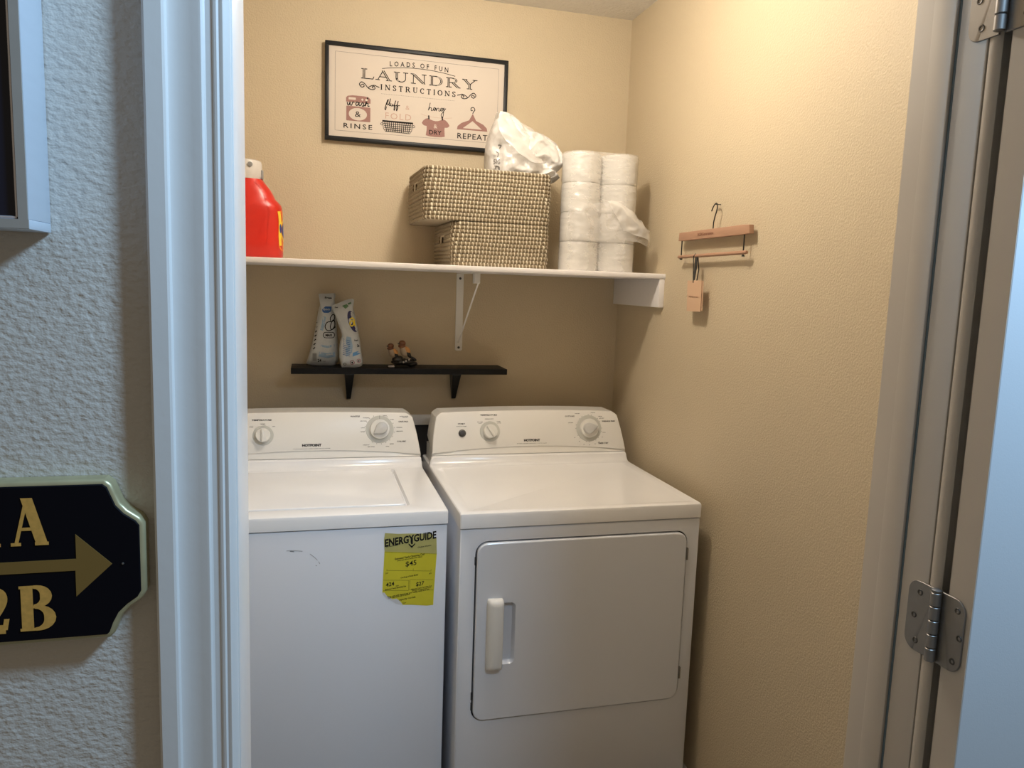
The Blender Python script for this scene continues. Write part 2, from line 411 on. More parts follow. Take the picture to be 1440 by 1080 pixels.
struct('trim_6', B(XL, XR, -1.914, YW, ZH+.004, ZH+.06, bev=.003), 'trim_paint')
# ------------------------------------------------------------------ door folded back against the hall wall, with hinges
door = struct('door_1', B(-.3690, .42, -1.9625, -1.9270, .012, 2.03, bev=.0015), 'door_paint')
struct('door_edge', B(-.3696, -.3685, -1.9615, -1.9280, .014, 2.028), 'shaded_paint', door)  # thin sheet, its colour darkens the edge turned away from the hall lamp
def make_hinge(zc):
    z0, z1 = zc-.0445, zc+.0445
    bm = NB()
    for k in range(5):
        a = z0+.0015+k*.0174
        lathe(bm, [(.0050, a), (.0060, a+.0008), (.0060, a+.0158), (.0050, a+.0166)], frame((-.3775, -1.9175, 0), (1, 0, 0), (0, 1, 0)), n=16)
    h = obj('hinge', bm, 'steel', door)
    bm = NB(); lathe(bm, [(.0052, z1-.001), (.0058, z1), (.0058, z1+.002), (.003, z1+.0035)], frame((-.3775, -1.9175, 0), (1, 0, 0), (0, 1, 0)), n=16)
    obj('pin_cap', bm, 'steel', h)
    Fj = frame((XR, -1.9125, zc), (0, 1, 0), (0, 0, 1), (-1, 0, 0))
    Fd = frame((-.3697, -1.9205, zc), (0, -1, 0), (0, 0, 1), (-1, 0, 0))
    def leaf(F, L):
        r = .016; pts = [(0, -.0445), (L-r, -.0445)]+arcpts(L-r, -.0445+r, r, r, -90, 0, 7)+arcpts(L-r, .0445-r, r, r, 0, 90, 7)+[(0, .0445)]
        bm = NB(); solid(bm, pts, F, .0001, .0022, .0006, 1); obj('leaf', bm, 'steel', h)
        for u, v in ((.024, .031), (.030, 0), (.024, -.031)):
            bm = NB(); lathe(bm, [(.0042, .002), (.0036, .0030), (.0022, .0028), (.0014, .0016)], F, u, v, 14); obj('screw', bm, 'dark_steel', h)
    leaf(Fj, .0425); leaf(Fd, .0345)
    return h
h1 = make_hinge(1.106)
h2 = copy_tree(h1, door); h2.location.z += .724
h3 = copy_tree(h1, door); h3.location.z -= .86
# ------------------------------------------------------------------ washer and dryer
TD = Vector((0, .040, .1400)).normalized()      # up the slanted console face
ND = Vector((0, -.1400, .040)).normalized()
CY, CZ = -.250, .9445
def appliance(name, label, x0, x1, yf, capt, hole, depth):
    t = thing(name, label, 'washing machine' if name == 'washing_machine' else 'dryer', ((x0+x1)/2, yf/2, 0))
    t['category'] = 'washer' if name == 'washing_machine' else 'dryer'
    zc = .914-capt
    # cap: profile in (y, z) pulled along x, with sunk field in its flat top
    pr = [(yf-.001, zc), (yf-.001, .905), (yf+.001, .911), (yf+.007, .914), (-.285, .914), (-.272, .9155), (-.264, .920), (-.259, .928), (-.256, .938), (-.250, .9425), (-.237, .9425), (-.236, .914), (-.100, .914), (-.100, zc)]
    bm = NB(); a = [bm.verts.new((x0, y, z)) for y, z in pr]; b = [bm.verts.new((x1, y, z)) for y, z in pr]; n = len(pr)
    for i in range(n): bm.faces.new([a[i], a[(i+1) % n], b[(i+1) % n], b[i]])
    fa = bm.faces.new(a[::-1]); fb = bm.faces.new(b); bmesh.ops.recalc_face_normals(bm, faces=bm.faces[:])
    es = [e for f in (fa, fb) for e in f.edges if not all(abs(v.co.z-zc) < 1e-6 for v in e.verts)]
    bmesh.ops.bevel(bm, geom=es, offset=.006, segments=3, profile=.5, affect='EDGES', clamp_overlap=True)
    for v in bm.verts:
        if v.co.z > .9165 and v.co.y > -.275:
            t_ = (v.co.z-.9165)/.026
            if v.co.x < x0+.02: v.co.x += .0105*t_
            elif v.co.x > x1-.02: v.co.x -= .0025*t_
    bm.faces.ensure_lookup_table()
    top = max((f for f in bm.faces if f.normal.z > .99 and abs(f.calc_center_median().z-.914) < .002 and f.calc_center_median().y < -.3), key=lambda f: f.calc_area())
    edges = list(top.edges); bm.faces.remove(top)
    r0 = [bm.verts.new((u, v, .914)) for u, v in hole]; nh = len(hole)
    he = [bm.edges.new((r0[i], r0[(i+1) % nh])) for i in range(nh)]
    bmesh.ops.triangle_fill(bm, edges=edges+he, use_beauty=True, normal=(0, 0, 1))
    r1 = [bm.verts.new((u, v, .914-depth)) for u, v in inset(hole, .004 if depth > .004 else .006)]
    for i in range(nh): bm.faces.new([r0[i], r0[(i+1) % nh], r1[(i+1) % nh], r1[i]])
    bm.faces.new(r1)
    for f in bm.faces:
        if f.normal.length == 0: f.normal_update()
    bmesh.ops.recalc_face_normals(bm, faces=bm.faces[:])
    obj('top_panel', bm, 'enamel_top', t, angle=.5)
    return t, zc
def console(t, x0, x1, arch=.006):
    """slanted control console, outline in (x, s) on the slanted face"""
    F = frame((0, CY, CZ), (1, 0, 0), TD, ND)
    xb0, xb1, xt0, xt1, H, r = x0+.010, x1-.003, x0+.030, x1-.034, .1395, .018
    up_ = []
    def side(xb, xt, s):   # from bottom corner to where the rounding begins
        return [(xb+(xt-xb)*k/6*.86+s*.0035*math.sin(PI*k/6*.8), .004+(H-.018)*k/6) for k in range(7)]
    R = side(xb1, xt1, 1); Lf = side(xb0, xt0, -1)
    xm = (x0+x1)/2
    topc = lambda x: H+arch*(1-((x-xm)/((xt1-xt0)/2))**2)
    cr = smoothpts([R[-1], (xt1-.0035, H-.006), (xt1-.014, topc(xt1-.014))], 4)[1:]
    cl = smoothpts([Lf[-1], (xt0+.0035, H-.006), (xt0+.014, topc(xt0+.014))], 4)[1:]
    tops = [(x, topc(x)) for x in [xt1-.014+(xt0+.028-xt1)*k/18 for k in range(1, 18)]]
    bot = [(xb0+(xb1-xb0)*k/24, .004+.0185*(1-((k-12)/12)**2)) for k in range(1, 24)]
    out = [(xb0, .004)]+bot+R+cr+tops+cl[::-1]+Lf[::-1][:-1]
    out = [p for i, p in enumerate(out) if (Vector(p)-Vector(out[i-1])).length > 1e-5]
    n = len(out); bm = NB(); rings = []
    for d, w in ((.0045, 0), (.0018, -.001), (.0003, -.0035), (0, -.007)):
        rings.append([bm.verts.new(F(p[0], p[1], w)) for p in inset(out, d)])
    back = []
    for p in out:
        q = F(p[0], p[1], -.007); yb = -.118 if p[1] > .03 else -.235
        back.append(bm.verts.new((q.x, max(q.y, yb), q.z if p[1] > .03 else CZ+.001)))
    rings.append(back)
    for A, C in zip(rings, rings[1:]):
        for i in range(n): bm.faces.new([A[(i+1) % n], A[i], C[i], C[(i+1) % n]])
    bm.faces.new(rings[0]); bmesh.ops.recalc_face_normals(bm, faces=bm.faces[:])
    c = obj('control_console', bm, 'plastic_white', t, angle=.5)
    # the tucked-in lower lip and the closing back shell
    bm = NB(); lo = [(xb0, .0)]+[(p[0], 0) for p in bot]+[(xb1, 0)]; hi = [(xb0, .004)]+bot+[(xb1, .004)]
    A = [bm.verts.new(F(p[0], p[1]+.0005, -.004)) for p in lo]; C = [bm.verts.new(F(p[0], p[1]+.0005, -.0075+.003*(p[1] > .01))) for p in hi]
    for i in range(len(lo)-1): bm.faces.new([A[i], A[i+1], C[i+1], C[i]])
    obj('console_lip', bm, 'plastic_white', t)
    obj('console_back', B(xb0+.0015, xb1-.0015, -.2352, -.119, .9142, CZ+.02), 'plastic_white', t)
    return F
def dial(t, F, u, v, rs, rk, ang, big=False, name='dial'):
    bm = NB(); lathe(bm, [(rs, .0002), (rs-.001, .0012), (rk*.9, .0012)], F, u, v, 40)
    d = obj(name, bm, 'plastic_grey', t)
    bm = NB()
    if big: lathe(bm, [(rk, .001), (rk, .010), (rk*.96, .012), (rk*.9, .0122)], F, u, v, 36)
    else: lathe(bm, [(rk, .001), (rk*.97, .016), (rk*.90, .0185), (rk*.3, .0192)], F, u, v, 36)
    obj('knob', bm, 'knob', d)
    c, s = math.cos(ang), math.sin(ang); G = lambda a, b, w=0: F(u+a*c-b*s, v+a*s+b*c, w)
    bm = NB()
    if big:
        pts = arcpts(-.006, 0, .0190, .0185, 50, 310, 14)+[(rk*.80, -.0015), (rk*.80, .0015)]
        solid(bm, pts, G, .012, .026, .003, 3); obj('grip', bm, 'knob_side', d)
    else:
        pts = [(-rk*.93, -.0065), (rk*.93, -.002), (rk*.93, .002), (-rk*.93, .0065)]
        solid(bm, pts, G, .016, .0255, .002, 2); obj('grip', bm, 'knob', d)
    bm = NB(); ribbon(bm, [(rk*.55, 0), (rk*.9, 0)], .0014, G, .0275 if big else .0262)
    return d
def printing(t, items, name='lettering', m='ink', label=None):
    bm = NB()
    for a in items: text(bm, *a[0], **a[1])
    return obj(name, bm, m, t, smooth=False, label=label, kind='stuff')
def small(F, s, u, v, hgt=.0022, w=None, b=.0001): return ((s, F, u, v, hgt), dict(width=w, bold=b, res=1))
# ---- washer
wx0, wx1, wy = -1.4385, -.7525, -.7437
hole = rrect(-1.345, -.845, -.690, -.292, .012, 4)
ws, zc = appliance('washing_machine', 'white top-loading washing machine with yellow energy label, left of the dryer', wx0, wx1, wy, .0365, hole, .010)
bm = B(wx0+.002, wx1-.002, wy+.0015, -.10, .02, zc-.0028, bev=.004)
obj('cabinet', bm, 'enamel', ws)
obj('base', B(wx0+.03, wx1-.03, wy+.03, -.13, 0, .021), 'dark_gap', ws)
obj('seam', B(wx0+.008, wx1-.008, wy+.007, -.11, zc-.004, zc+.001), 'dark_gap', ws)
bm = NB(); F0 = frame((0, 0, .904), (1, 0, 0), (0, 1, 0))
solid(bm, rrect(-1.336, -.8555, -.682, -.2985, .012, 5), F0, .0006, .0125, .003, 3)
lid = obj('lid', bm, 'enamel_top', ws)
FW = console(ws, wx0, wx1)
dial(ws, FW, -1.2385, .0735, .0310, .0220, math.radians(97))
dial(ws, FW, -.8854, .0870, .0440, .0310, math.radians(215), True, 'cycle_dial')
bm = NB(); ribbon(bm, [(-.8854, .120), (-.8854, .131)], .0012, FW, .0015)
obj('index_line', bm, 'ink_grey', ws, smooth=False)
bm = NB(); text(bm, 'HOTPOINT', FW, -1.0945, .0370, .0072, width=.058, bold=.0006)
obj('brand_name', bm, 'ink', ws, smooth=False)
I = lambda *a, **k: small(FW, *a, **k)
printing(ws, [I('TEMPERATURE', -1.243, .1185, .0042, .058, .0002), I('COLD', -1.2735, .0990, w=.012), I('WARM', -1.2400, .1075, w=.013), I('HOT', -1.2075, .0995, w=.009),
    I('WHITES', -.9620, .1270, .0042, .030, .0002), I('CASUALS', -.8105, .1090, .0040, .032, .0002), I('COLORS', -.8175, .0455, .0042, .028, .0002),
    I('NORMAL', -.9270, .1230, w=.020), I('HEAVY SOIL', -.9360, .1130, w=.020), I('LIGHT', -.9380, .0915, w=.012), I('RINSE', -.9390, .0790, w=.012),
    I('RINSE', -.8690, .1290, w=.012), I('OFF', -.8450, .1170, w=.008), I('NORMAL', -.8230, .0910, w=.018), I('DELICATE', -.8225, .0790, w=.020),
    I('HEAVY', -.9280, .0370, w=.020), I('PRE-WASH', -.9130, .0310, w=.022), I('SPIN', -.8620, .0310, w=.010), I('RINSE', -.8480, .0390, w=.012),
    I('EXTRA LARGE', -.8080, .1270, .0018, .027), I('CAPACITY', -.8040, .1230, .0018, .018),
    I('13-CYCLE HEAVY DUTY  |  EXTRA LARGE CAPACITY WASHER', -1.0945, .0290, .0019, .112, .00005)])
bm = NB()
for k in range(20):
    a = 2*PI*k/20+.1; c, s = math.cos(a), math.sin(a)
    if k in (4, 5, 11, 12): continue
    ribbon(bm, [(-.8854+c*.0455, .087+s*.0455), (-.8854+c*.0475, .087+s*.0475)], .0014, FW, .0004)
obj('tick_marks', bm, 'ink', ws, smooth=False, kind='stuff')
bm = NB(); FS = frame((0, wy+.0015, 0), (1, 0, 0), (0, 0, 1), (0, -1, 0))
for a, w in (([(-1.156, .8265), (-1.140, .8262), (-1.118, .8235)], .0013), ([(-1.148, .8252), (-1.138, .8235)], .0022), ([(-1.100, .8155), (-1.088, .8050), (-1.082, .7980)], .0012), ([(-1.079, .7945), (-1.076, .7880)], .0014), ([(-1.086, .7850), (-1.083, .7835)], .0015)):
    ribbon(bm, smoothpts(a, 4), w, FS, .0006)
obj('scuff_mark', bm, 'scuff', ws, smooth=False, kind='stuff')
# ---- energy label on the washer front
kx, kz = .000238, .000250
def Y_(X, Y): return (-.9165+(X-165)*kx, .8600-(Y-150)*kz-(X-165)*.00004*.9)
def FY(u, v, w=0): return Vector((u, wy+.0015-.0002-w, v))
def ye(pts): return [Y_(*p) for p in pts]
bm = NB()
solid(bm, ye([(168, 345), (735, 318), (712, 740), (708, 880), (640, 893), (470, 896), (372, 903), (345, 868), (305, 840), (262, 850), (222, 832), (200, 818), (172, 786), (150, 788), (158, 560)]), FY, .0001, .0004)
lab = obj('energy_label', bm, 'yellow_paper', ws, smooth=False, label='yellow energy label with torn lower left corner')
bm = NB(); solid(bm, ye([(170, 150), (300, 146), (420, 132), (680, 108), (694, 140), (728, 152), (735, 318), (168, 345), (160, 230)]), FY, .0001, .0004)
obj('label_header', bm, 'pale_yellow', lab, smooth=False)
bm = NB(); solid(bm, ye([(140, 790), (172, 784), (200, 818), (222, 832), (262, 850), (305, 840), (345, 868), (374, 904), (300, 896), (255, 868), (200, 852)]), FY, .0001, .0005)
obj('torn_residue', bm, 'torn_paper', lab, smooth=False)
bm = NB()
def yt(s, X, Yp, px, wpx, bold=.0001):
    u, v = Y_(X, Yp)
    text(bm, s, lambda a, b, w=0: FY(a, b+(a-u)*.12, w), u, v, px*kz, width=wpx*kx, bold=bold, h=.0006)
yt('ENERGYGUIDE', 448, 222, 74, 555, .0010)
u, v = Y_(460, 200)
ribbon(bm, [(u, v+.006), (u, v-.010)], .0048, FY, .00065); poly(bm, [(u-.0085, v-.0075), (u-.0085, v-.0115), (u, v-.0205), (u+.0085, v-.0115), (u+.0085, v-.0075), (u, v-.0150)], FY, .00065)
yt('Estimated Yearly Operating Cost', 440, 385, 20, 320, .00018); yt('(when used with an electric water heater)', 440, 404, 13, 270)
yt('$45', 455, 472, 52, 118, .0002); yt('Cost Range of Similar Models', 440, 594, 15, 190)
yt('424', 232, 710, 40, 90, .0003); yt('kWh', 310, 706, 12, 30); yt('Estimated Yearly Electricity Use', 292, 732, 15, 225, .00015)
yt('$27', 558, 678, 40, 88, .0003); yt('Estimated Yearly Operating Cost', 575, 706, 13, 225, .00012); yt('(when used with a natural gas water heater)', 575, 722, 11, 210, .00008)
yt('Your cost will depend on your utility rates and use.', 432, 778, 16, 460, .00014); yt('Cost range based only on standard', 330, 818, 14, 235, .00012); yt('capacity models', 420, 838, 20, 180, .0001); yt('ftc.gov', 390, 884, 12, 38, .0001)
yt('U.S. Government', 245, 285, 11, 125); yt('Clothes Washer', 600, 258, 14, 150, .0001)
yt('$10', 196, 582, 14, 26); yt('$71', 668, 545, 14, 26)
for a, b in (((168, 350), (735, 322)), ((195, 545), (675, 512)), ((195, 530), (195, 552)), ((675, 490), (675, 516)), ((480, 500), (480, 528)), ((160, 652), (434, 632)), ((434, 632), (434, 738)), ((160, 764), (434, 742)), ((446, 625), (700, 606)), ((446, 625), (446, 735)), ((446, 735), (706, 716))):
    ribbon(bm, [Y_(*a), Y_(*b)], .0006, FY, .0006)
obj('lettering', bm, 'ink', lab, smooth=False, kind='stuff')
# ---- dryer
dx0, dx1, dy = -.7294, -.0434, -.7817
hole = rrect(dx0+.028, dx1-.026, dy+.022, -.296, .010, 4)
dr, zc = appliance('clothes_dryer', 'white clothes dryer with front door, between the washer and the right wall', dx0, dx1, dy, .0405, hole, .0016)
yf = dy+.0015; DR = rrect(-.6865, -.0815, .3385, .8370, .034, 7)
bm = NB()
FB = frame((0, yf, 0), (1, 0, 0), (0, 0, 1), (0, -1, 0))
x0, x1, z0, z1 = dx0+.002, dx1-.002, .02, zc-.0028
o4 = [(x0+.004, z0+.004), (x1-.004, z0+.004), (x1-.004, z1-.004), (x0+.004, z1-.004)]
ov = [bm.verts.new(FB(u, v)) for u, v in o4]; hv = [bm.verts.new(FB(u, v)) for u, v in DR]
oe = [bm.edges.new((ov[i], ov[(i+1) % 4])) for i in range(4)]; he = [bm.edges.new((hv[i], hv[(i+1) % len(hv)])) for i in range(len(hv))]
bmesh.ops.triangle_fill(bm, edges=oe+he, use_beauty=True, normal=(0, -1, 0))
hb = [bm.verts.new(FB(u, v, -.012)) for u, v in DR]; n = len(DR)
for i in range(n): bm.faces.new([hv[i], hv[(i+1) % n], hb[(i+1) % n], hb[i]])
s1 = [bm.verts.new(FB(u, v, -.0014)) for u, v in ((x0+.0014, z0+.0014), (x1-.0014, z0+.0014), (x1-.0014, z1-.0014), (x0+.0014, z1-.0014))]
s2 = [bm.verts.new(FB(u, v, -.004)) for u, v in ((x0, z0), (x1, z0), (x1, z1), (x0, z1))]
s3 = [bm.verts.new((v.co.x, -.10, v.co.z)) for v in s2]
for A, C in ((ov, s1), (s1, s2), (s2, s3)):
    for i in range(4): bm.faces.new([A[i], A[(i+1) % 4], C[(i+1) % 4], C[i]])
bm.faces.new(s3)
loose = [v for v in bm.verts if not v.link_faces]; bmesh.ops.delete(bm, geom=loose, context='VERTS')
bmesh.ops.recalc_face_normals(bm, faces=bm.faces[:])
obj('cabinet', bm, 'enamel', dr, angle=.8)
bm = NB(); poly(bm, inset(DR, -.0005), FB, -.0118); obj('door_recess', bm, 'dark_gap', dr, smooth=False)
obj('base', B(dx0+.03, dx1-.03, dy+.03, -.13, 0, .021), 'dark_gap', dr)
obj('seam', B(dx0+.008, dx1-.008, dy+.007, -.11, zc-.004, zc+.001), 'dark_gap', dr)
# door slab with a pocket behind the handle
DS = [(u+.0008, v-.0006) for u, v in inset(DR, .0036)]
pk = rrect(-.628, -.5735, .4965, .6680, .014, 5)
bm = NB()
rg = [[bm.verts.new(FB(p[0], p[1], w)) for p in inset(DS, d)] for d, w in ((0, -.010), (0, .0025), (.0010, .0045), (.0035, .0060))]
n = len(DS)
for A, C in zip(rg, rg[1:]):
    for i in range(n): bm.faces.new([A[i], A[(i+1) % n], C[(i+1) % n], C[i]])
oe = [bm.edges.get((rg[-1][i], rg[-1][(i+1) % n])) for i in range(n)]
pv = [bm.verts.new(FB(u, v, .006)) for u, v in pk]; m_ = len(pk)
pe = [bm.edges.new((pv[i], pv[(i+1) % m_])) for i in range(m_)]
bmesh.ops.triangle_fill(bm, edges=oe+pe, use_beauty=True, normal=(0, -1, 0))
p2 = [bm.verts.new(FB(u, v, .003)) for u, v in inset(pk, .002)]; p3 = [bm.verts.new(FB(u, v, -.0075)) for u, v in inset(pk, .0065)]
for A, C in ((pv, p2), (p2, p3)):
    for i in range(m_): bm.faces.new([A[i], A[(i+1) % m_], C[(i+1) % m_], C[i]])
bm.faces.new(p3); bmesh.ops.recalc_face_normals(bm, faces=bm.faces[:])
dd = obj('door', bm, 'enamel', dr, angle=.4)
bm = NB()   # handle: a bar that rises out of the door, hollow toward the pocket
hp = [(-.653, .003), (-.6515, .016), (-.645, .024), (-.630, .027), (-.614, .026), (-.6105, .023)]
ins = [(-.6105, .020), (-.618, .020), (-.634, .018), (-.640, .008), (-.641, .003)]
pf = hp+ins; zz = [(.4855, .25), (.4865, .55), (.4900, .82), (.4960, .97), (.503, 1), (.665, 1), (.672, .97), (.678, .82), (.6815, .55), (.6825, .25)]
rr = []
for z, k in zz: rr.append([bm.verts.new(FB(-.632+(u+.632)*(.86+.14*k), z, .003+(w-.003)*k)) for u, w in pf])
for A, C in zip(rr, rr[1:]):
    for i in range(len(pf)): bm.faces.new([A[i], A[(i+1) % len(pf)], C[(i+1) % len(pf)], C[i]])
bm.faces.new(rr[0]); bm.faces.new(rr[-1][::-1]); bmesh.ops.recalc_face_normals(bm, faces=bm.faces[:])
obj('handle', bm, 'plastic_white', dd, angle=.9)
for z in (.770, .418):
    bm = B(-.0845, -.0790, yf-.0072, yf+.004, z-.017, z+.017, bev=.001)
    obj('hinge', bm, 'steel', dd)
for z in (.785, .412, .383):
    obj('latch_notch', B(-.6880, -.6845, yf-.0015, yf+.004, z-.011, z+.011, bev=.0006), 'dark_gap', dr)
FD = console(dr, dx0, dx1)
dial(dr, FD, -.5254, .0745, .0340, .0235, math.radians(128))
dial(dr, FD, -.1776, .0800, .0455, .0325, math.radians(12), True, 'cycle_dial')
bm = NB(); lathe(bm, [(.0125, .0002), (.0125, .0012), (.0105, .0020), (.0098, .0060), (.0085, .0078), (.003, .0085)], FD, -.6188, .0700, 28)
obj('start_button', bm, 'dark_steel', dr)
bm = NB(); text(bm, 'HOTPOINT', FD, -.3820, .0395, .0072, width=.056, bold=.0006)
obj('brand_name', bm, 'ink', dr, smooth=False)
I = lambda *a, **k: small(FD, *a, **k)
printing(dr, [I('TEMPERATURE', -.5285, .1270, .0042, .057, .0002), I('START', -.6205, .0990, .0042, .024, .0002), I('PUSH TO START', -.6200, .0915, .0020, .034),
    I('EASY CARE', -.5580, .1050, w=.018), I('LOW', -.5580, .1010, w=.010), I('MEDIUM', -.5270, .1150, w=.028), I('HIGH', -.4950, .1060, w=.012), I('COTTONS', -.4940, .1010, w=.014),
    I('COTTONS', -.2450, .1200, .0042, .034, .0002), I('WRINKLE FREE', -.1050, .1015, .0042, .048, .0002), I('TIMED DRY', -.1280, .0260, .0045, .038, .0002),
    I('MORE DRY', -.2165, .1300, w=.018), I('MORE DRY', -.1600, .1320, w=.016), I('LESS DRY', -.2420, .0990, w=.018), I('MORE DRY', -.1340, .1195, w=.014), I('LESS DRY', -.1290, .1130, w=.018),
    I('COOL', -.1230, .0640, w=.012), I('70', -.2300, .0480, w=.004), I('60', -.2140, .0350, w=.004), I('50', -.1980, .0240, w=.004), I('40', -.1780, .0220, w=.004), I('30', -.1570, .0250, w=.004), I('20', -.1430, .0330, w=.004), I('10', -.1300, .0480, w=.004),
    I('EXTRA LARGE CAPACITY  |  AUTO DRY', -.3822, .0315, .0019, .104, .00005)])
bm = NB()
for k in range(24):
    a = 2*PI*k/24; c, s = math.cos(a), math.sin(a)
    if k % 3 == 1: continue
    ribbon(bm, [(-.1776+c*.046, .080+s*.046), (-.1776+c*.048, .080+s*.048)], .0014, FD, .0004)
obj('tick_marks', bm, 'ink', dr, smooth=False, kind='stuff')
# white outlet box let into the wall behind the machines
ob = thing('outlet_box', 'white washer outlet box on the back wall seen between the two consoles', 'outlet box', (-.72, 0, .93))
bm = NB()
for a in ((-.84, -.60, 1.000, 1.036), (-.84, -.60, .84, .868), (-.84, -.812, .868, 1.0), (-.628, -.60, .868, 1.0)): box(bm, a[0], a[1], -.012, -.0005, a[2], a[3], bev=.002)
obj('surround', bm, 'trim_paint', ob)
obj('recess', B(-.812, -.628, -.004, -.0008, .868, 1.0), 'dark_gap', ob)
# ------------------------------------------------------------------ white wall shelf
sh = thing('wall_shelf', 'long white wall shelf above the machines holding baskets and toilet paper', 'shelf', (-.75, 0, 1.534))
bm = NB(); ys = -.3819
prf = [(ys+.004, 1.5340), (ys+.001, 1.5360), (ys, 1.5400), (ys, 1.5445), (ys+.001, 1.5485), (ys+.004, 1.5503), (0, 1.5503), (0, 1.5340)]
a = [bm.verts.new((-1.5, y, z)) for y, z in prf]; b = [bm.verts.new((0, y, z)) for y, z in prf]
for i in range(8): bm.faces.new([a[i], a[(i+1) % 8], b[(i+1) % 8], b[i]])
bm.faces.new(a[::-1]); bm.faces.new(b); bmesh.ops.recalc_face_normals(bm, faces=bm.faces[:])
obj('board', bm, 'shelf_white', sh)
obj('cleat', B(-.0185, 0, -.3785, 0, 1.443, 1.5338, bev=.0012), 'shelf_white', sh)
obj('cleat', B(-1.5, -1.4815, -.3785, 0, 1.443, 1.5338, bev=.0012), 'shelf_white', sh)
FBk = frame((0, 0, 0), (1, 0, 0), (0, 0, 1), (0, -1, 0))
bm = NB(); solid(bm, rrect(-.607, -.5815, 1.2625, 1.5335, .006, 4), FBk, 0, .0035, .0008, 1)
br = obj('bracket', bm, 'plastic_white', sh)
bm = NB(); solid(bm, [(-.6000, 1.292), (-.5945, 1.290), (-.5800, 1.5000), (-.5850, 1.5010)], lambda u, v, w=0: Vector((u, -(.006+(v-1.291)*1.13)-w, v)), 0, .003)
obj('brace', bm, 'plastic_white', br)
bm = NB(); box(bm, -.5985, -.5800, -.262, -.232, 1.4990, 1.5338, bev=.002); box(bm, -.607, -.5815, -.24, 0, 1.5305, 1.5338)
obj('clip', bm, 'plastic_white', br)
for z in (1.5150, 1.2740):
    bm = NB(); lathe(bm, [(.0045, .0034), (.0040, .0046), (.0025, .0050)], FBk, -.5942, z, 14); obj('screw', bm, 'dark_steel', br)
# ------------------------------------------------------------------ small black shelf
bs = thing('display_shelf', 'small black wall shelf under the white shelf holding pouches and figurine', 'shelf', (-.8035, 0, 1.193))
obj('board', B(-1.1590, -.4478, -.1318, 0, 1.1930, 1.2120, bev=.0012), 'black_wood', bs)
for xc in (-.9725, -.6090):
    bm = NB()
    prf = [(-.001, 1.1925), (-.062, 1.1925), (-.060, 1.182), (-.036, 1.140), (-.012, 1.094), (-.001, 1.092)]
    def wd(z): return .0065+(z-1.092)/.1*.0095
    a = [bm.verts.new((xc-wd(z), y, z)) for y, z in prf]; b = [bm.verts.new((xc+wd(z), y, z)) for y, z in prf]; n = len(prf)
    for i in range(n): bm.faces.new([a[i], a[(i+1) % n], b[(i+1) % n], b[i]])
    bm.faces.new(a[::-1]); bm.faces.new(b); bmesh.ops.recalc_face_normals(bm, faces=bm.faces[:])
    q = obj('bracket', bm, 'black_metal', bs, smooth=False)
    bm = NB(); lathe(bm, [(.0032, .009), (.0030, .0105)], FBk, xc, 1.0985, 12); obj('screw', bm, 'steel', q)
# ------------------------------------------------------------------ framed laundry print
pc = thing('picture', 'black framed laundry instructions print hanging on the back wall', 'picture', (-.7527, 0, 1.9455))
FP = frame((-.7527, -.012, 2.0975), (1, 0, 0), (0, 0, 1), (0, -1, 0))
hw, hh = .3015, .1525
bm = NB()
for (u0, u1, v0, v1) in ((-hw, hw, hh-.0125, hh), (-hw, hw, -hh, -hh+.0125), (-hw, -hw+.0125, -hh+.0125, hh-.0125), (hw-.0125, hw, -hh+.0125, hh-.0125)):
    box(bm, -.7527+u0, -.7527+u1, -.024, -.003, 2.0975+v0, 2.0975+v1, bev=.0016)
obj('frame', bm, 'frame_black', pc)
obj('print_sheet', B(-.7527-hw+.01, -.7527+hw-.01, -.0165, -.004, 2.0975-hh+.01, 2.0975+hh-.01), 'paper_cream', pc, smooth=False)
FP = frame((-.7527, -.0165, 2.0975), (1, 0, 0), (0, 0, 1), (0, -1, 0))
serif(None, 'LAUNDRY', FP, -.190, .0485, .0305, .386, K=.25, T=.085, gap=.10, parent=pc, inl='paper_cream')
bm = NB(); serif(bm, 'INSTRUCTIONS', FP, -.126, .0190, .0165, .250, K=.20, T=.11, gap=.42)
obj('subheading', bm, 'ink', pc, smooth=False, kind='stuff'); bm = NB()
for k in (-1, 1):
    for st in ([(.189, .030), (.181, .034), (.178, .028), (.186, .025), (.193, .033), (.186, .041), (.176, .036), (.165, .024), (.152, .020), (.143, .024), (.146, .031), (.152, .028), (.148, .024)], [(.165, .024), (.158, .030), (.146, .034), (.136, .031), (.129, .029)]):
        pp = smoothpts([(k*a, b-.004) for a, b in st], 5); ribbon(bm, pp, .0026, FP, .0005)
obj('flourish', bm, 'ink', pc, smooth=False, kind='stuff'); bm = NB()
text(bm, 'LOADS OF FUN', FP, .0005, .0945, .0150, width=.193, bold=.0003, spacing=1.7, arc=lambda x: .0045-.0045*(x/.1)**2, h=.0004)
ribbon(bm, [(x, .0965-.0115*(x/.121)**2) for x in [-.121+.242*k/20 for k in range(21)]], .0018, FP, .0004)
obj('caption', bm, 'ink', pc, smooth=False, kind='stuff')
bm = NB()
for a, b in (((-.2695, .1235), (.2695, .1235)), ((.2695, .1235), (.2695, -.1210)), ((.2695, -.1210), (-.2695, -.1210)), ((-.2695, -.1210), (-.2695, .1235))): ribbon(bm, [a, b], .0009, FP, .0004)
for k in range(61): ribbon(bm, [(-.122+k*.004, .0062), (-.1203+k*.004, .0062)], .0014, FP, .0004)
obj('border_line', bm, 'ink_grey', pc, smooth=False, kind='stuff')
bm = NB()   # mauve washer icon
poly(bm, [(-.235, -.029), (-.235, -.016), (-.230, -.0105), (-.215, -.0075), (-.176, -.0075), (-.162, -.0105), (-.157, -.016), (-.157, -.029)], FP, .0003)
bo, bi = rrect(-.234, -.157, -.0875, -.0415, .002, 2), ell(-.197, -.0655, .0290, .0195, 40)
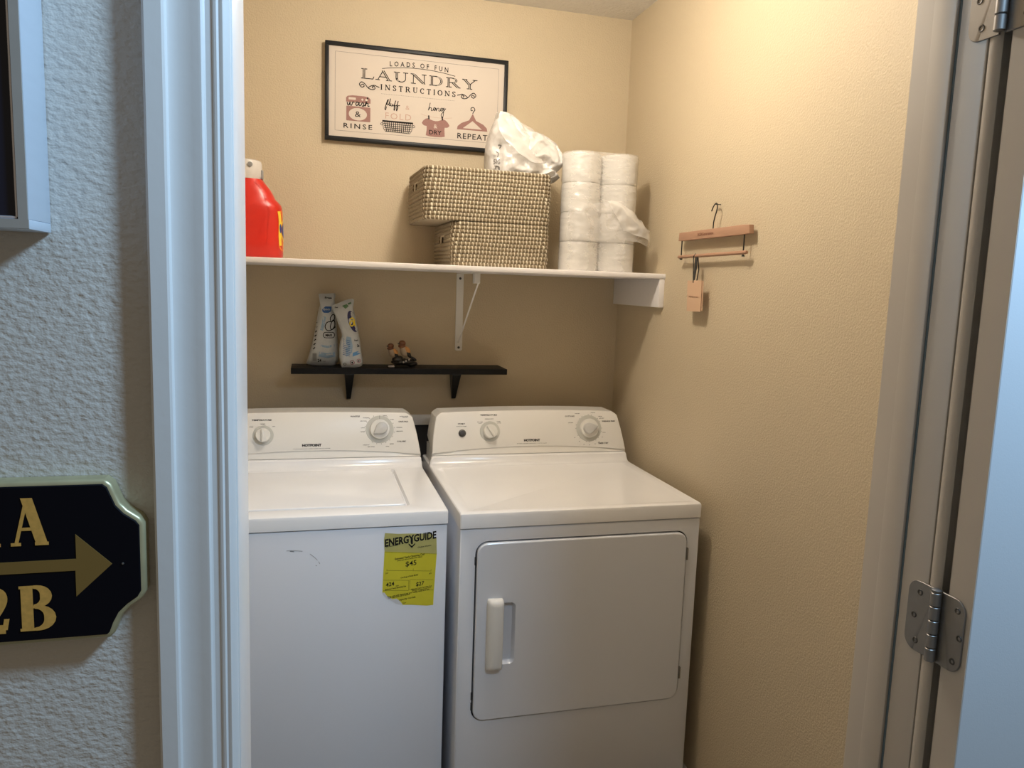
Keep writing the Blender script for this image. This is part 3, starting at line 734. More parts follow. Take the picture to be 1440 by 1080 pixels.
ov = [bm.verts.new(FP(*p, .0003)) for p in bo]; iv = [bm.verts.new(FP(*p, .0003)) for p in bi]
bmesh.ops.triangle_fill(bm, edges=[bm.edges.new((c[i], c[(i+1) % len(c)])) for c in (ov, iv) for i in range(len(c))], use_beauty=True, normal=(0, -1, 0))
obj('washer_icon', bm, 'ink_mauve', pc, smooth=False, kind='stuff'); bm = NB()
poly(bm, [(.012, -.0735), (.017, -.0655), (.024, -.0600), (.031, -.0575), (.042, -.0615), (.050, -.0640), (.058, -.0650), (.066, -.0640), (.073, -.0615), (.084, -.0570), (.092, -.0600), (.099, -.0660), (.105, -.0755), (.1035, -.0795), (.098, -.0830), (.089, -.0840), (.0885, -.092), (.0900, -.1130), (.078, -.1155), (.058, -.1165), (.038, -.1155), (.026, -.1130), (.0285, -.095), (.0285, -.0830), (.020, -.0820), (.014, -.0775)], FP, .0003)
obj('shirt_icon', bm, 'ink_mauve', pc, smooth=False); bm = NB()
ho = [(.184, -.030), (.196, -.052), (.222, -.063), (.234, -.074), (.236, -.085), (.225, -.0845), (.142, -.0845), (.131, -.085), (.133, -.074), (.146, -.063), (.172, -.052)]
hi_ = [(.184, -.054), (.217, -.0795), (.151, -.0795)]
ov = [bm.verts.new(FP(*p, .0003)) for p in ho]; iv = [bm.verts.new(FP(*p, .0003)) for p in hi_]
bmesh.ops.triangle_fill(bm, edges=[bm.edges.new((c[i], c[(i+1) % len(c)])) for c in (ov, iv) for i in range(len(c))], use_beauty=True, normal=(0, -1, 0))
obj('hanger_icon', bm, 'ink_mauve', pc, smooth=False)
bm = NB(); poly(bm, rrect(-.227, -.204, -.0215, -.0140, .001, 1), FP, .0005); poly(bm, ell(-.183, -.0185, .0035, .0035, 12), FP, .0005); poly(bm, ell(-.170, -.0185, .0042, .0038, 12), FP, .0005)
text(bm, '&', FP, .0580, -.0880, .0130, width=.012, h=.0005)
obj('icon_highlights', bm, 'paper_cream', pc, smooth=False, kind='stuff')
bm = NB()
text(bm, '&', FP, -.1970, -.0740, .0180, width=.019)
WASH = [[(0, .8), (.1, .1), (.5, .0), (.8, .9), (.85, .1), (1.3, .0), (1.6, .9), (2.1, .8)], [(3.3, .8), (2.8, 1), (2.5, .4), (2.8, 0), (3.3, .5), (3.5, .9), (3.5, .1), (4.0, .2), (4.4, .9), (4.8, .8), (4.7, .1), (4.3, .0), (5.1, .2), (5.9, 1.9), (6.0, 2.6), (5.6, 1.4), (5.3, 0), (5.6, .8), (6.1, .9), (6.1, .1), (6.6, .2)]]
scribble(bm, WASH, FP, -.231, -.0385, .0108, .0029)
FLUFF = [[(.2, -.3), (-.1, -1.6), (-.4, -1.2), (0, .3), (.5, 1.8), (.9, 2.4), (.7, 1.2), (.3, .5), (.9, .4), (1.4, 1.4), (1.8, 2.9), (1.5, 1.5), (1.3, .3), (1.8, .2), (2.0, 1), (2.0, .2), (2.5, .1), (2.8, .9), (2.8, .2), (3.2, .3), (3.6, 1.4), (3.9, 2.3), (3.5, .8), (3.2, -1.5), (3.7, -.6), (3.6, .2), (4.3, .5), (4.9, 2.2), (4.5, .8), (4.2, -1.6), (4.7, -.6), (4.7, .3), (5.6, .5)]]
scribble(bm, FLUFF, FP, -.107, -.0300, .0082, .0025)
HANG = [[(.3, 2.5), (0, 1.2), (-.3, 0), (.2, .9), (.7, .8), (.7, .0), (1.3, .2), (2.1, .9), (1.6, 1.0), (1.4, .3), (1.9, .1), (2.3, .9), (2.4, .1), (2.8, .9), (3.3, .9), (3.3, .1), (3.8, .2), (4.6, 1.0), (4.0, 1.0), (3.9, .3), (4.5, .2), (5.0, 1.2), (4.9, -.6), (4.6, -2.2), (4.1, -1.2), (4.8, -.1), (5.7, 1.1)]]
scribble(bm, HANG, FP, .036, -.0320, .0098, .0021)
ribbon(bm, smoothpts([(.184, -.030), (.186, -.024), (.191, -.017), (.186, -.0095), (.178, -.012), (.178, -.020), (.184, -.019)], 6), .0026, FP, .0004)
for u in (.0345, .0800): ribbon(bm, [(u, -.0485), (u+.001, -.0605)], .0044, FP, .0006)
text(bm, 'RINSE', FP, -.1965, -.1110, .0150, width=.092, bold=.0002, spacing=1.35)
text(bm, 'REPEAT', FP, .1850, -.1140, .0180, width=.104, bold=.0002, spacing=1.15)
text(bm, 'DRY', FP, .0580, -.1085, .0135, width=.042, bold=.0002, h=.0005)
# clothes basket drawn in a grid
tp, bt = (-.1175, -.0185), (-.1090, -.0250)
ribbon(bm, [(-.1180, -.0790), (-.0170, -.0790)], .0052, FP, .0004)
ribbon(bm, [tp[:1]+(-.080,), (-.1140, -.103), (-.108, -.1110), (-.0270, -.1130), (-.0215, -.104), (-.0180, -.080)], .0016, FP, .0004)
for k in range(1, 14):
    f = k/14; ribbon(bm, [(tp[0]+(tp[1]-tp[0])*f, -.081), (bt[0]+(bt[1]-bt[0])*f, -.1115)], .0024, FP, .0004)
for k in range(1, 5): ribbon(bm, [(-.1160+k*.0015, -.081-k*.0062), (-.0195-k*.0012, -.081-k*.0062)], .0018, FP, .0005)
for u in (-.1195, -.0150): ribbon(bm, ell(u, -.089, .0042, .0036, 12), .0014, FP, .0005, closed=True)
obj('caption', bm, 'ink', pc, smooth=False, kind='stuff')
bm = NB(); text(bm, 'FOLD', FP, -.0660, -.0710, .0195, width=.085, bold=-.0001, spacing=1.2); text(bm, '&', FP, -.0360, -.0370, .0135, width=.013)
ribbon(bm, smoothpts([(.008, -.0455), (.035, -.0520), (.080, -.0535), (.114, -.0500)], 6), .0009, FP, .0004)
obj('caption', bm, 'ink_rose', pc, smooth=False, kind='stuff', label='rose coloured caption')
# ------------------------------------------------------------------ woven baskets
def basket(label, loc, rz, w, d, h, rows, hole_z):
    t = thing('woven_basket', label, 'basket', loc, 'woven baskets stacked on the white shelf', rz)
    def per(r, off):
        rr = .026-off; hx, hy = w/2-.0065*1+.0-off, d/2-.0065-off; out = []
        for cx, cy_, a in ((hx-rr, -hy+rr, -PI/2), (hx-rr, hy-rr, 0), (-hx+rr, hy-rr, PI/2), (-hx+rr, -hy+rr, PI)):
            for k in range(6): t_ = a+k/5*PI/2; out.append(Vector((cx+rr*math.cos(t_), cy_+rr*math.sin(t_))))
        return out
    P0 = per(0, 0); L = [0]
    for i in range(len(P0)): L.append(L[-1]+(P0[(i+1) % len(P0)]-P0[i]).length)
    def at(s):
        s %= L[-1]
        for i in range(len(P0)):
            if L[i] <= s <= L[i+1]:
                a, b = P0[i], P0[(i+1) % len(P0)]; tt = (b-a).normalized()
                return a.lerp(b, (s-L[i])/max(1e-9, L[i+1]-L[i])), Vector((tt.y, -tt.x))
        return P0[0], Vector((1, 0))
    pitch = h/rows; r = pitch*.53; coils = NB(); st = NB()
    ns = int(L[-1]/.0112)
    def pos(s, j, rad, ph=0):
        p, n = at(s); bulge = .004*math.sin(PI*(j+.5)/rows)+.0012*noise.noise(Vector((p.x*14, p.y*14, j*.7+w)))
        z = r+j*(h-2*r)/(rows-1)+.0013*noise.noise(Vector((p.x*9+5, p.y*9, j*.25)))*(1 if 0 < j < rows-1 else 0)
        q = p+n*(bulge+rad*math.cos(ph)); return Vector((q.x, q.y, z+rad*math.sin(ph)))
    def inhole(s, j):
        p, n = at(s); z = r+j*(h-2*r)/(rows-1)
        return abs(n.x) > .9 and abs(p.y) < .034 and abs(z-hole_z) < .013
    for j in range(rows):
        run = []; runs = []
        for k in range(ns+1):
            s = L[-1]*k/ns
            if inhole(s, j):
                if len(run) > 1: runs.append(run)
                run = []
            else: run.append(pos(s, j, 0))
        if len(run) > 1: runs.append(run)
        for q in runs: tube(coils, q, r, 8)
        off = random.random()*.2+j*.12
        for k in range(ns):
            s = L[-1]*(k+off)/ns
            if inhole(s, j): continue
            wd_ = .0027*random.uniform(.8, 1.25); sl = .0038; quads = []
            for i in range(6):
                ph = math.radians(98-196*i/5); f = i/5-.5; e = r*1.10+.0002
                quads.append((st.verts.new(pos(s+sl*f-wd_/2, j, e, ph)), st.verts.new(pos(s+sl*f+wd_/2, j, e, ph))))
            for a, b in zip(quads, quads[1:]): st.faces.new([a[0], a[1], b[1], b[0]])
    body = obj('coils', coils, 'coil', t, local=True, kind='stuff')
    obj('stitches', st, 'stitch', t, local=True, kind='stuff')
    bm = NB(); t2 = .012
    box(bm, -w/2+t2, w/2-t2, -d/2+t2, d/2-t2, .001, .006)
    for a in ((-w/2+t2, w/2-t2, -d/2+t2, -d/2+t2+.002), (-w/2+t2, w/2-t2, d/2-t2-.002, d/2-t2)): box(bm, *a, .006, h-.004)
    for sx in (-1, 1):
        xa = sx*(w/2-t2); xs = sorted((xa, xa-sx*.002))
        box(bm, *xs, -d/2+t2, d/2-t2, .006, hole_z-.014); box(bm, *xs, -d/2+t2, d/2-t2, hole_z+.014, h-.004)
        box(bm, *xs, -d/2+t2, -.034, hole_z-.014, hole_z+.014); box(bm, *xs, .034, d/2-t2, hole_z-.014, hole_z+.014)
    obj('lining', bm, 'straw_plate', t, local=True, smooth=False)
    for sx in (-1, 1):
        bm = NB(); x = sx*(w/2-.003); pts = [Vector((x, u, v)) for u, v in rrect(-.034, .034, hole_z-.014, hole_z+.014, .004, 2)]
        tube(bm, pts, .0026, 6, closed=True)
        obj('handle_rim', bm, 'stitch', t, local=True)
    return t
basket('lower woven straw basket resting directly on the white shelf', (-.5345, -.176, 1.5503), .035, .312, .308, .1335, 11, .082)
basket('upper larger woven straw basket with the plastic bag on top', (-.5780, -.176, 1.6850), .040, .402, .312, .1565, 13, .108)
# ------------------------------------------------------------------ plastic bag in the upper basket
bg = thing('plastic_bag', 'crumpled white plastic bag sitting in the upper woven basket', 'bag', (-.43, -.20, 1.80))
FG = frame((0, -.215, 0), (1, 0, 0), (0, 0, 1), (0, -1, 0))
ol = [(-.558, 1.800), (-.564, 1.860), (-.566, 1.905), (-.557, 1.962), (-.538, 2.010), (-.530, 2.036), (-.500, 2.032), (-.477, 2.020), (-.448, 1.997), (-.405, 1.982), (-.362, 1.966), (-.328, 1.940), (-.312, 1.912), (-.310, 1.882), (-.335, 1.856), (-.322, 1.842), (-.345, 1.828), (-.390, 1.815), (-.470, 1.795)]
bm = puff(ol, FG, .078, 26, 160, amp=.020, nscale=17, seed=3.1)
bvh = BVHTree.FromBMesh(bm)
obj('sack', bm, 'bag_plastic', bg, angle=1.2)
bm = NB()
for a, b in (((-.548, 1.862), (-.534, 1.850)), ((-.545, 1.905), (-.540, 1.888)), ((-.539, 1.925), (-.534, 1.915))):
    ribbon(bm, smoothpts([a, ((a[0]+b[0])/2+.006, (a[1]+b[1])/2+.004), b], 4), .0028, FG, .2)
text(bm, '5IG', FG, -.541, 1.868, .014, width=.018, bold=.0004, h=.2); text(bm, 'n', FG, -.540, 1.853, .012, width=.012, h=.2)
fine(bm, 1); drape(bm, bvh, (0, 1, 0), .001, 0)
obj('print', bm, 'ink_grey', bg, smooth=False, kind='stuff')
# open mouth of the bag: loose folded flap
bm = NB(); fl = [[(-.534, -.262, 2.030), (-.500, -.255, 2.026), (-.455, -.235, 2.004), (-.415, -.23, 1.988)],
                 [(-.548, -.300, 1.985), (-.505, -.312, 1.965), (-.462, -.300, 1.950), (-.425, -.27, 1.965)],
                 [(-.540, -.312, 1.950), (-.500, -.318, 1.915), (-.455, -.315, 1.893), (-.400, -.29, 1.885)],
                 [(-.520, -.318, 1.930), (-.480, -.322, 1.895), (-.435, -.320, 1.875), (-.390, -.30, 1.880)]]
rows = [smoothpts(r, 8) for r in fl]; cols = list(zip(*rows)); grid = [smoothpts(c, 6) for c in cols]
V = [[bm.verts.new(Vector(p)+Vector((0, -.004+.008*noise.noise(Vector(p)*38), .004*noise.noise(Vector(p)*30+Vector((9, 0, 0)))))) for p in c] for c in grid]
for a, b in zip(V, V[1:]):
    for i in range(len(a)-1): bm.faces.new([a[i], a[i+1], b[i+1], b[i]])
obj('flap', bm, 'film_milky', bg, angle=1.5)
# ------------------------------------------------------------------ toilet rolls in torn film
TPX, TPY, RH = (-.2675, -.1435), -.2900, .0912
names = ('bottom', 'second', 'third', 'top')
first = None
for ci, x in enumerate(TPX):
    for k in range(4):
        z = 1.5506+k*RH; lb = '%s white toilet roll in the %s column of the wrapped stack' % (names[k], ('left', 'right')[ci])
        if first is None:
            t = first = thing('toilet_roll', lb, 'toilet paper', (x, TPY, z), 'toilet rolls stacked on the white shelf')
            F = frame((x, TPY, z), (1, 0, 0), (0, 1, 0), (0, 0, 1)); R = .0608
            bm = lathe(NB(), [(R-.004, 0), (R-.0010, .0010), (R-.0003, .004), (R, .010), (R+.0004, RH/2), (R, RH-.010), (R-.0003, RH-.005), (R-.0010, RH-.0018), (R-.004, RH-.0008), (.022, RH-.0012), (.022, 0.001)], F, n=48, cap0=False, cap1=False)
            bm.verts.ensure_lookup_table(); n = 48; L = bm.verts[:]
            for i in range(n): bm.faces.new([L[-n+i], L[-n+(i+1) % n], L[(i+1) % n], L[i]])
            obj('paper', bm, 'toilet_paper', t)
            bm = lathe(NB(), [(.0218, .001), (.0218, RH-.0014), (.0205, RH-.0014), (.0205, .001)], F, n=32, cap0=False, cap1=False)
            obj('core', bm, 'card_core', t)
        else:
            t = copy_tree(first); t.location = (x, TPY, z); t['label'] = lb
fm = thing('plastic_wrap', 'torn clear plastic wrap clinging around the stacked toilet rolls', 'wrapping', (-.2055, TPY, 1.5503))
R = .0622; ola = []
for k in range(29): a = math.radians(62+236*k/28); ola.append((TPX[0]+R*math.cos(a), TPY+R*math.sin(a)))
for k in range(29): a = math.radians(242+236*k/28); ola.append((TPX[1]+R*math.cos(a), TPY+R*math.sin(a)))
bm = NB(); V = []
for j in range(90):
    z = 1.5508+.3665*j/89; row = []; zz_ = ((z-1.5506) % RH)/RH; dip = .0010*math.exp(-(min(zz_, 1-zz_)/.045)**2)
    for i, (x, y) in enumerate(ola):
        q = Vector((x*16, y*16, z*85)); e = abs(noise.noise(q))*.0030+abs(noise.noise(q*.45+Vector((7, 3, x*30))))*.0028+.0002-dip
        cx_ = TPX[0] if i < 29 else TPX[1]; dx, dy_ = x-cx_, y-TPY; L_ = math.hypot(dx, dy_)
        row.append(bm.verts.new((x+dx/L_*e, y+dy_/L_*e, z)))
    V.append(row)
N = len(ola)
for a, b in zip(V, V[1:]):
    for i in range(N): bm.faces.new([a[i], a[(i+1) % N], b[(i+1) % N], b[i]])
topv = [bm.verts.new((-.2055+(v.co.x+.2055)*.55, TPY+(v.co.y-TPY)*.5, 1.9175+.002*noise.noise(v.co*60))) for v in V[-1]]
for i in range(N): bm.faces.new([V[-1][i], V[-1][(i+1) % N], topv[(i+1) % N], topv[i]])
obj('sleeve', bm, 'film', fm, angle=1.5)
def sheet(ctrl, m, name, amp=.006, ns=30, seed=0):
    rows = [smoothpts(r, 10) for r in ctrl]; grid = [smoothpts(c, 8) for c in zip(*rows)]; bm = NB()
    V = []
    for c in grid:
        r_ = []
        for p in c:
            p = Vector(p); k = (1-abs(noise.noise(p*ns+Vector((seed, 0, 0))))*2.4)*amp
            r_.append(bm.verts.new(p+Vector((0, -k-.001, k*.3))))
        V.append(r_)
    for a, b in zip(V, V[1:]):
        for i in range(len(a)-1): bm.faces.new([a[i], a[i+1], b[i+1], b[i]])
    return obj(name, bm, m, fm, angle=1.5)
sheet([[(-.322, -.330, 1.752), (-.290, -.357, 1.756), (-.240, -.355, 1.760), (-.205, -.352, 1.762), (-.165, -.356, 1.758), (-.130, -.357, 1.738), (-.092, -.340, 1.715)],
       [(-.322, -.331, 1.725), (-.290, -.358, 1.720), (-.240, -.356, 1.715), (-.205, -.356, 1.712), (-.160, -.360, 1.712), (-.110, -.362, 1.705), (-.068, -.345, 1.700)],
       [(-.322, -.331, 1.690), (-.290, -.358, 1.680), (-.240, -.356, 1.670), (-.205, -.358, 1.672), (-.150, -.362, 1.676), (-.100, -.366, 1.670), (-.052, -.350, 1.668)],
       [(-.322, -.330, 1.650), (-.288, -.356, 1.645), (-.240, -.355, 1.640), (-.205, -.355, 1.645), (-.150, -.362, 1.652), (-.095, -.366, 1.645), (-.060, -.352, 1.632)]], 'film', 'torn_edge', .005, 26, 2)
sheet([[(-.205, -.362, 1.768), (-.170, -.366, 1.765), (-.130, -.366, 1.745), (-.098, -.355, 1.722)],
       [(-.190, -.366, 1.740), (-.150, -.372, 1.735), (-.105, -.372, 1.715), (-.070, -.352, 1.700)],
       [(-.165, -.366, 1.705), (-.120, -.374, 1.695), (-.080, -.374, 1.685), (-.048, -.350, 1.672)],
       [(-.150, -.362, 1.680), (-.105, -.372, 1.665), (-.068, -.370, 1.655), (-.046, -.350, 1.632)]], 'film_milky', 'loose_flap', .007, 34, 7)
# ------------------------------------------------------------------ red detergent bottle
dt = thing('detergent_bottle', 'red laundry detergent bottle with pale cap at the left end of the white shelf', 'bottle', (-1.28, -.20, 1.5503))
def loft(secs, n=40, ex=2.6, cx=-1.28, cy0=-.20):
    bm = NB(); R = []
    for z, a, b, ox in secs:
        ring = []
        for k in range(n):
            t_ = 2*PI*k/n; c, s = math.cos(t_), math.sin(t_)
            ring.append(bm.verts.new((cx+ox+a*math.copysign(abs(c)**(2/ex), c), cy0+b*math.copysign(abs(s)**(2/ex), s), z)))
        R.append(ring)
    for p, q in zip(R, R[1:]):
        for i in range(n): bm.faces.new([p[i], p[(i+1) % n], q[(i+1) % n], q[i]])
    bm.faces.new(R[0][::-1]); bm.faces.new(R[-1])
    return bm
secs = [(1.5508, .094, .050, 0), (1.553, .099, .056, 0), (1.560, .1015, .060, 0), (1.62, .1015, .060, 0), (1.685, .1000, .060, 0), (1.700, .0990, .060, 0), (1.709, .0960, .058, 0), (1.718, .0880, .056, 0), (1.724, .082, .054, -.001), (1.738, .0755, .052, -.001), (1.752, .0680, .049, -.002), (1.765, .058, .045, -.002), (1.775, .050, .041, -.002), (1.780, .046, .040, -.002)]
bm = loft(secs); bvh = BVHTree.FromBMesh(bm)
obj('body', bm, 'red_plastic', dt, angle=1.0)
bm = loft([(1.780, .044, .042, -.004), (1.790, .0470, .045, -.004), (1.825, .0465, .0445, -.004), (1.832, .0440, .042, -.004), (1.835, .038, .037, -.004)], ex=2.0)
cp_ = obj('cap', bm, 'cap_plastic', dt)
bm = NB(); lathe(bm, [(.0075, 0), (.0065, .003), (.002, .0035)], frame((-1.268, -.2445, 1.819), (1, 0, 0), (0, 0, 1), (0, -1, 0)), 0, 0, 16); obj('cap_dimple', bm, 'cap_grey', cp_)
obj('cap_tab', B(-1.240, -1.2335, -.215, -.195, 1.781, 1.808, bev=.002), 'cap_grey', cp_)
FL = frame((0, -.24, 0), (1, 0, 0), (0, 0, 1), (0, -1, 0))
for st_, w_ in ((smoothpts([(-1.252, 1.770), (-1.236, 1.750), (-1.222, 1.715), (-1.214, 1.68)], 8), .0045), (smoothpts([(-1.2405, 1.62), (-1.228, 1.665), (-1.216, 1.684), (-1.218, 1.640), (-1.222, 1.59)], 8), .0035)):
    bm = ribbon(NB(), st_, w_, FL, .3); fine(bm, 1); drape(bm, bvh, (0, 1, 0), .0016, 0); obj('grip_ridge', bm, 'red_plastic', dt)
FR = frame((0, -.2, 0), (0, 1, 0), (0, 0, 1), (1, 0, 0))
bm = NB(); poly(bm, rrect(-.036, .052, 1.575, 1.693, .015, 5), FR, 0); fine(bm, 3); drape(bm, bvh, (-1, 0, 0), .0006, 1.0)
lb = obj('label', bm, 'label_orange', dt, label='orange and yellow label')
bm = NB(); ribbon(bm, smoothpts([(-.033, 1.690), (-.030, 1.660), (-.032, 1.62), (-.030, 1.59)], 5), .010, FR, 0); ribbon(bm, ell(0, 1.635, .030, .030, 24), .006, FR, 0, closed=True); fine(bm, 1); drape(bm, bvh, (-1, 0, 0), .0010, 1.0)
obj('label_ring', bm, 'label_yellow', lb)
bm = NB(); poly(bm, ell(0, 1.635, .024, .022, 20), FR, 0); poly(bm, ell(-.030, 1.640, .004, .014, 12), FR, 0); fine(bm, 1); drape(bm, bvh, (-1, 0, 0), .0014, 1.0)
obj('label_disc', bm, 'label_blue', lb)
# ------------------------------------------------------------------ refill pouches on the black shelf
def pouch(label, outline, y0, loc, m, lean, thick=.030, seed=1):
    t = thing('refill_pouch', label, 'pouch', loc, 'refill pouches on the black shelf')
    F = lambda u, v, w=0: Vector((u, y0-w+(v-1.212)*lean, v))
    bm = puff(outline, F, thick, 9, 72, amp=.0045, nscale=30, seed=seed)
    for v in bm.verts: v.co.z = max(v.co.z, 1.2122)
    bvh = BVHTree.FromBMesh(bm); o = obj('sachet', bm, m, t, angle=1.2)
    def pr(name, m, fn, parent=None, off=.0008):
        bm = NB(); fn(bm, lambda u, v, w=0: Vector((u, -.5, v))); fine(bm, 1); drape(bm, bvh, (0, 1, 0), off, 0)
        return obj(name, bm, m, parent or t, smooth=False, kind='stuff' if name in ('lettering', 'wash_tint', 'small_marks', 'fine_print', 'barcode', 'warning_rings', 'green_patch', 'yellow_lettering', 'badge_text') else None)
    return t, pr
p1, pr = pouch('taller white detergent refill pouch with wide base, left end of black shelf', [(-1.073, 1.447), (-1.045, 1.449), (-1.019, 1.450), (-1.022, 1.430), (-1.018, 1.405), (-1.014, 1.360), (-1.012, 1.30), (-1.008, 1.25), (-1.012, 1.222), (-1.030, 1.2125), (-1.073, 1.2125), (-1.108, 1.216), (-1.110, 1.226), (-1.098, 1.268), (-1.084, 1.330), (-1.074, 1.390), (-1.068, 1.415), (-1.069, 1.432)], -.052, (-1.06, -.052, 1.212), 'pouch_white', .06, .026)
pr('blue_badge', 'blue_ink', lambda b, F: poly(b, [(-1.067, 1.408), (-1.032, 1.408), (-1.034, 1.392), (-1.042, 1.387), (-1.056, 1.387), (-1.064, 1.393)], F))
pr('badge_text', 'pouch_white', lambda b, F: text(b, 'Quick', F, -1.048, 1.3960, .006, width=.024, bold=.0002), off=.0014)
def f1(b, F):
    scribble(b, [[(.9, 1.0), (.2, .9), (-.1, .3), (.2, -.2), (.8, -.1), (1.2, .5), (1.1, 1.2), (.8, 1.0), (.6, .3), (.8, -.1), (1.3, .3)]], F, -1.050, 1.335, .024, .0028)
    scribble(b, [[(0, 0), (-.1, .8), (.4, 1.5), (.8, 1.2), (.6, .3), (.2, .2)]], F, -1.034, 1.358, .016, .0028)
    ribbon(b, rrect(-1.058, -1.022, 1.306, 1.324, .008, 4), .0022, F, 0, closed=True)
    text(b, 'MAX', F, -1.040, 1.311, .0075, width=.022, bold=.0006)
    text(b, 'Free', F, -1.042, 1.433, .006, width=.022, bold=.0003)
    text(b, '24', F, -1.070, 1.226, .0095, width=.012, bold=.0005)
    text(b, 'OZ', F, -1.055, 1.226, .004, width=.010)
    for k in range(7): ribbon(b, [(-1.090+.0014*k, 1.268+.0135*k), (-1.084+.0014*k, 1.274+.0135*k)], .0032, F, 0)
pr('lettering', 'ink', f1)
pr('barcode', 'ink_grey', lambda b, F: [ribbon(b, [(-1.092, 1.2300+k*.0026), (-1.079, 1.2300+k*.0026)], .0015, F, 0) for k in range(10)])
pr('wash_tint', 'pouch_blue', lambda b, F: [ribbon(b, [(-1.055, 1.375), (-1.058, 1.35), (-1.064, 1.33)], .010, F, 0), ribbon(b, [(-1.072, 1.252), (-1.045, 1.247), (-1.020, 1.252)], .016, F, 0), ribbon(b, [(-1.066, 1.280), (-1.045, 1.276), (-1.022, 1.282)], .007, F, 0)], off=.0004)
p2, pr = pouch('shorter tilted blue and white refill pouch with yellow lettering, beside the figurine', [(-1.032, 1.409), (-1.010, 1.421), (-.985, 1.432), (-.962, 1.435), (-.964, 1.410), (-.958, 1.385), (-.950, 1.345), (-.943, 1.31), (-.938, 1.27), (-.932, 1.232), (-.935, 1.217), (-.955, 1.2125), (-.975, 1.2125), (-1.000, 1.2125), (-1.003, 1.225), (-1.008, 1.250), (-1.006, 1.290), (-1.000, 1.320), (-1.012, 1.355), (-1.020, 1.380)], -.103, (-.97, -.103, 1.212), 'pouch_white', .06, .019, 5)
pr('navy_oval', 'navy_ink', lambda b, F: poly(b, ell(-.9655, 1.363, .0145, .0360, 24, .32), F))
def f2(b, F):
    ribbon(b, ell(-.9690, 1.3570, .0062, .0085, 18), .0040, F, 0, closed=True); ribbon(b, smoothpts([(-.975, 1.370), (-.968, 1.3745), (-.9615, 1.369), (-.9600, 1.355), (-.957, 1.348)], 4), .0042, F, 0)
    ribbon(b, [(-.9530, 1.372), (-.9500, 1.348)], .0040, F, 0)
pr('yellow_lettering', 'yellow_ink', f2, off=.0014)
pr('green_patch', 'green_ink', lambda b, F: [poly(b, [(-1.000, 1.4125), (-.985, 1.4185), (-.979, 1.4120), (-.989, 1.4030)], F), ribbon(b, [(-.981, 1.419), (-.971, 1.423)], .005, F, 0)])
pr('blue_band', 'sky_ink', lambda b, F: poly(b, [(-.966, 1.2490), (-.940, 1.2590), (-.9385, 1.2710), (-.9655, 1.2620)], F))
pr('tint_panel', 'pouch_blue', lambda b, F: [poly(b, [(-.998, 1.318), (-.972, 1.312), (-.966, 1.285), (-.968, 1.262), (-1.003, 1.235), (-1.004, 1.290)], F)], off=.0004)
pr('fine_print', 'blue_ink', lambda b, F: [ribbon(b, [(-.997, 1.306-.0062*k), (-.974, 1.300-.0062*k)], .0016, F, 0) for k in range(9)], off=.0010)
pr('warning_rings', 'red_ink', lambda b, F: [ribbon(b, ell(-.967, 1.2295, .0068, .0068, 16), .0016, F, 0, closed=True), ribbon(b, ell(-.946, 1.2355, .0058, .0058, 16), .0014, F, 0, closed=True)])
pr('small_marks', 'ink', lambda b, F: [poly(b, ell(-.967, 1.2290, .0026, .0036, 10), F), poly(b, ell(-.946, 1.235, .0022, .003, 10), F), ribbon(b, ell(-.990, 1.224, .0042, .0034, 14), .0014, F, 0, closed=True), text(b, 'fresh', F, -.955, 1.300, .005, width=.012, bold=.0002), text(b, '2x', F, -.9475, 1.281, .008, width=.008, bold=.0006), text(b, 'free', F, -1.018, 1.405, .004, width=.010, bold=.0002)])
# ------------------------------------------------------------------ bird figurine
bf = thing('bird_figurine', 'small brown figurine of perched birds on the black shelf', 'figurine', (-.79, -.07, 1.212))
def blob(bm, c, s, rot=(0, 0, 0), taper=0, n=16, m=10):
    g = bmesh.ops.create_uvsphere(bm, u_segments=n, v_segments=m, radius=1)['verts']
    from mathutils import Euler
    R = Euler(rot).to_matrix()
    for v in g:
        k = 1-taper*v.co.z
        v.co = R @ Vector((v.co.x*s[0]*k, v.co.y*s[1]*k, v.co.z*s[2]))+Vector(c)
def bird(cx, cyb, cz, k):
    b = NB(); blob(b, (cx, cyb, cz), (.0145*k, .015*k, .023*k), (0, -.42, 0), .15)
    o = obj('bird', b, 'bird_cream', bf)
    b = NB(); blob(b, (cx-.007*k, cyb, cz+.0235*k), (.0118*k, .0110*k, .0105*k)); blob(b, (cx-.008*k, cyb-.002, cz+.0150*k), (.0128*k, .012*k, .0070*k)); obj('head', b, 'bird_brown', o)
    b = lathe(NB(), [(.0034*k, 0), (.0018*k, .004), (.0003, .0075*k)], frame((cx-.0165*k, cyb-.004, cz+.0230*k), (0, 1, 0), (0, 0, 1), (-1, -.4, 0)), n=10); obj('beak', b, 'bird_dark', o)
    b = NB(); blob(b, (cx+.0085*k, cyb-.0080*k, cz+.0030*k), (.0085*k, .008*k, .0130*k), (0, -.5, 0), .2); obj('shoulder', b, 'bird_orange', o)
    b = NB(); blob(b, (cx+.0125*k, cyb-.0065*k, cz-.0095*k), (.0072*k, .0085*k, .0165*k), (0, -.55, .1), -.25); obj('wing', b, 'bird_dark', o)
    b = NB(); blob(b, (cx+.0270*k, cyb, cz-.0235*k), (.0045*k, .006*k, .0150*k), (0, -1.05, 0), .3); obj('tail', b, 'bird_dark', o)
bird(-.832, -.070, 1.2600, .92); bird(-.793, -.072, 1.2660, 1.05)
bm = NB(); blob(bm, (-.795, -.07, 1.228), (.042, .020, .0115)); blob(bm, (-.815, -.072, 1.236), (.020, .017, .014)); blob(bm, (-.770, -.068, 1.222), (.024, .015, .009))
for v in bm.verts: v.co += Vector((1, 1, 1))*.0022*noise.noise(v.co*160); v.co.z = max(v.co.z, 1.2121)
obj('branch_base', bm, 'bird_dark', bf)
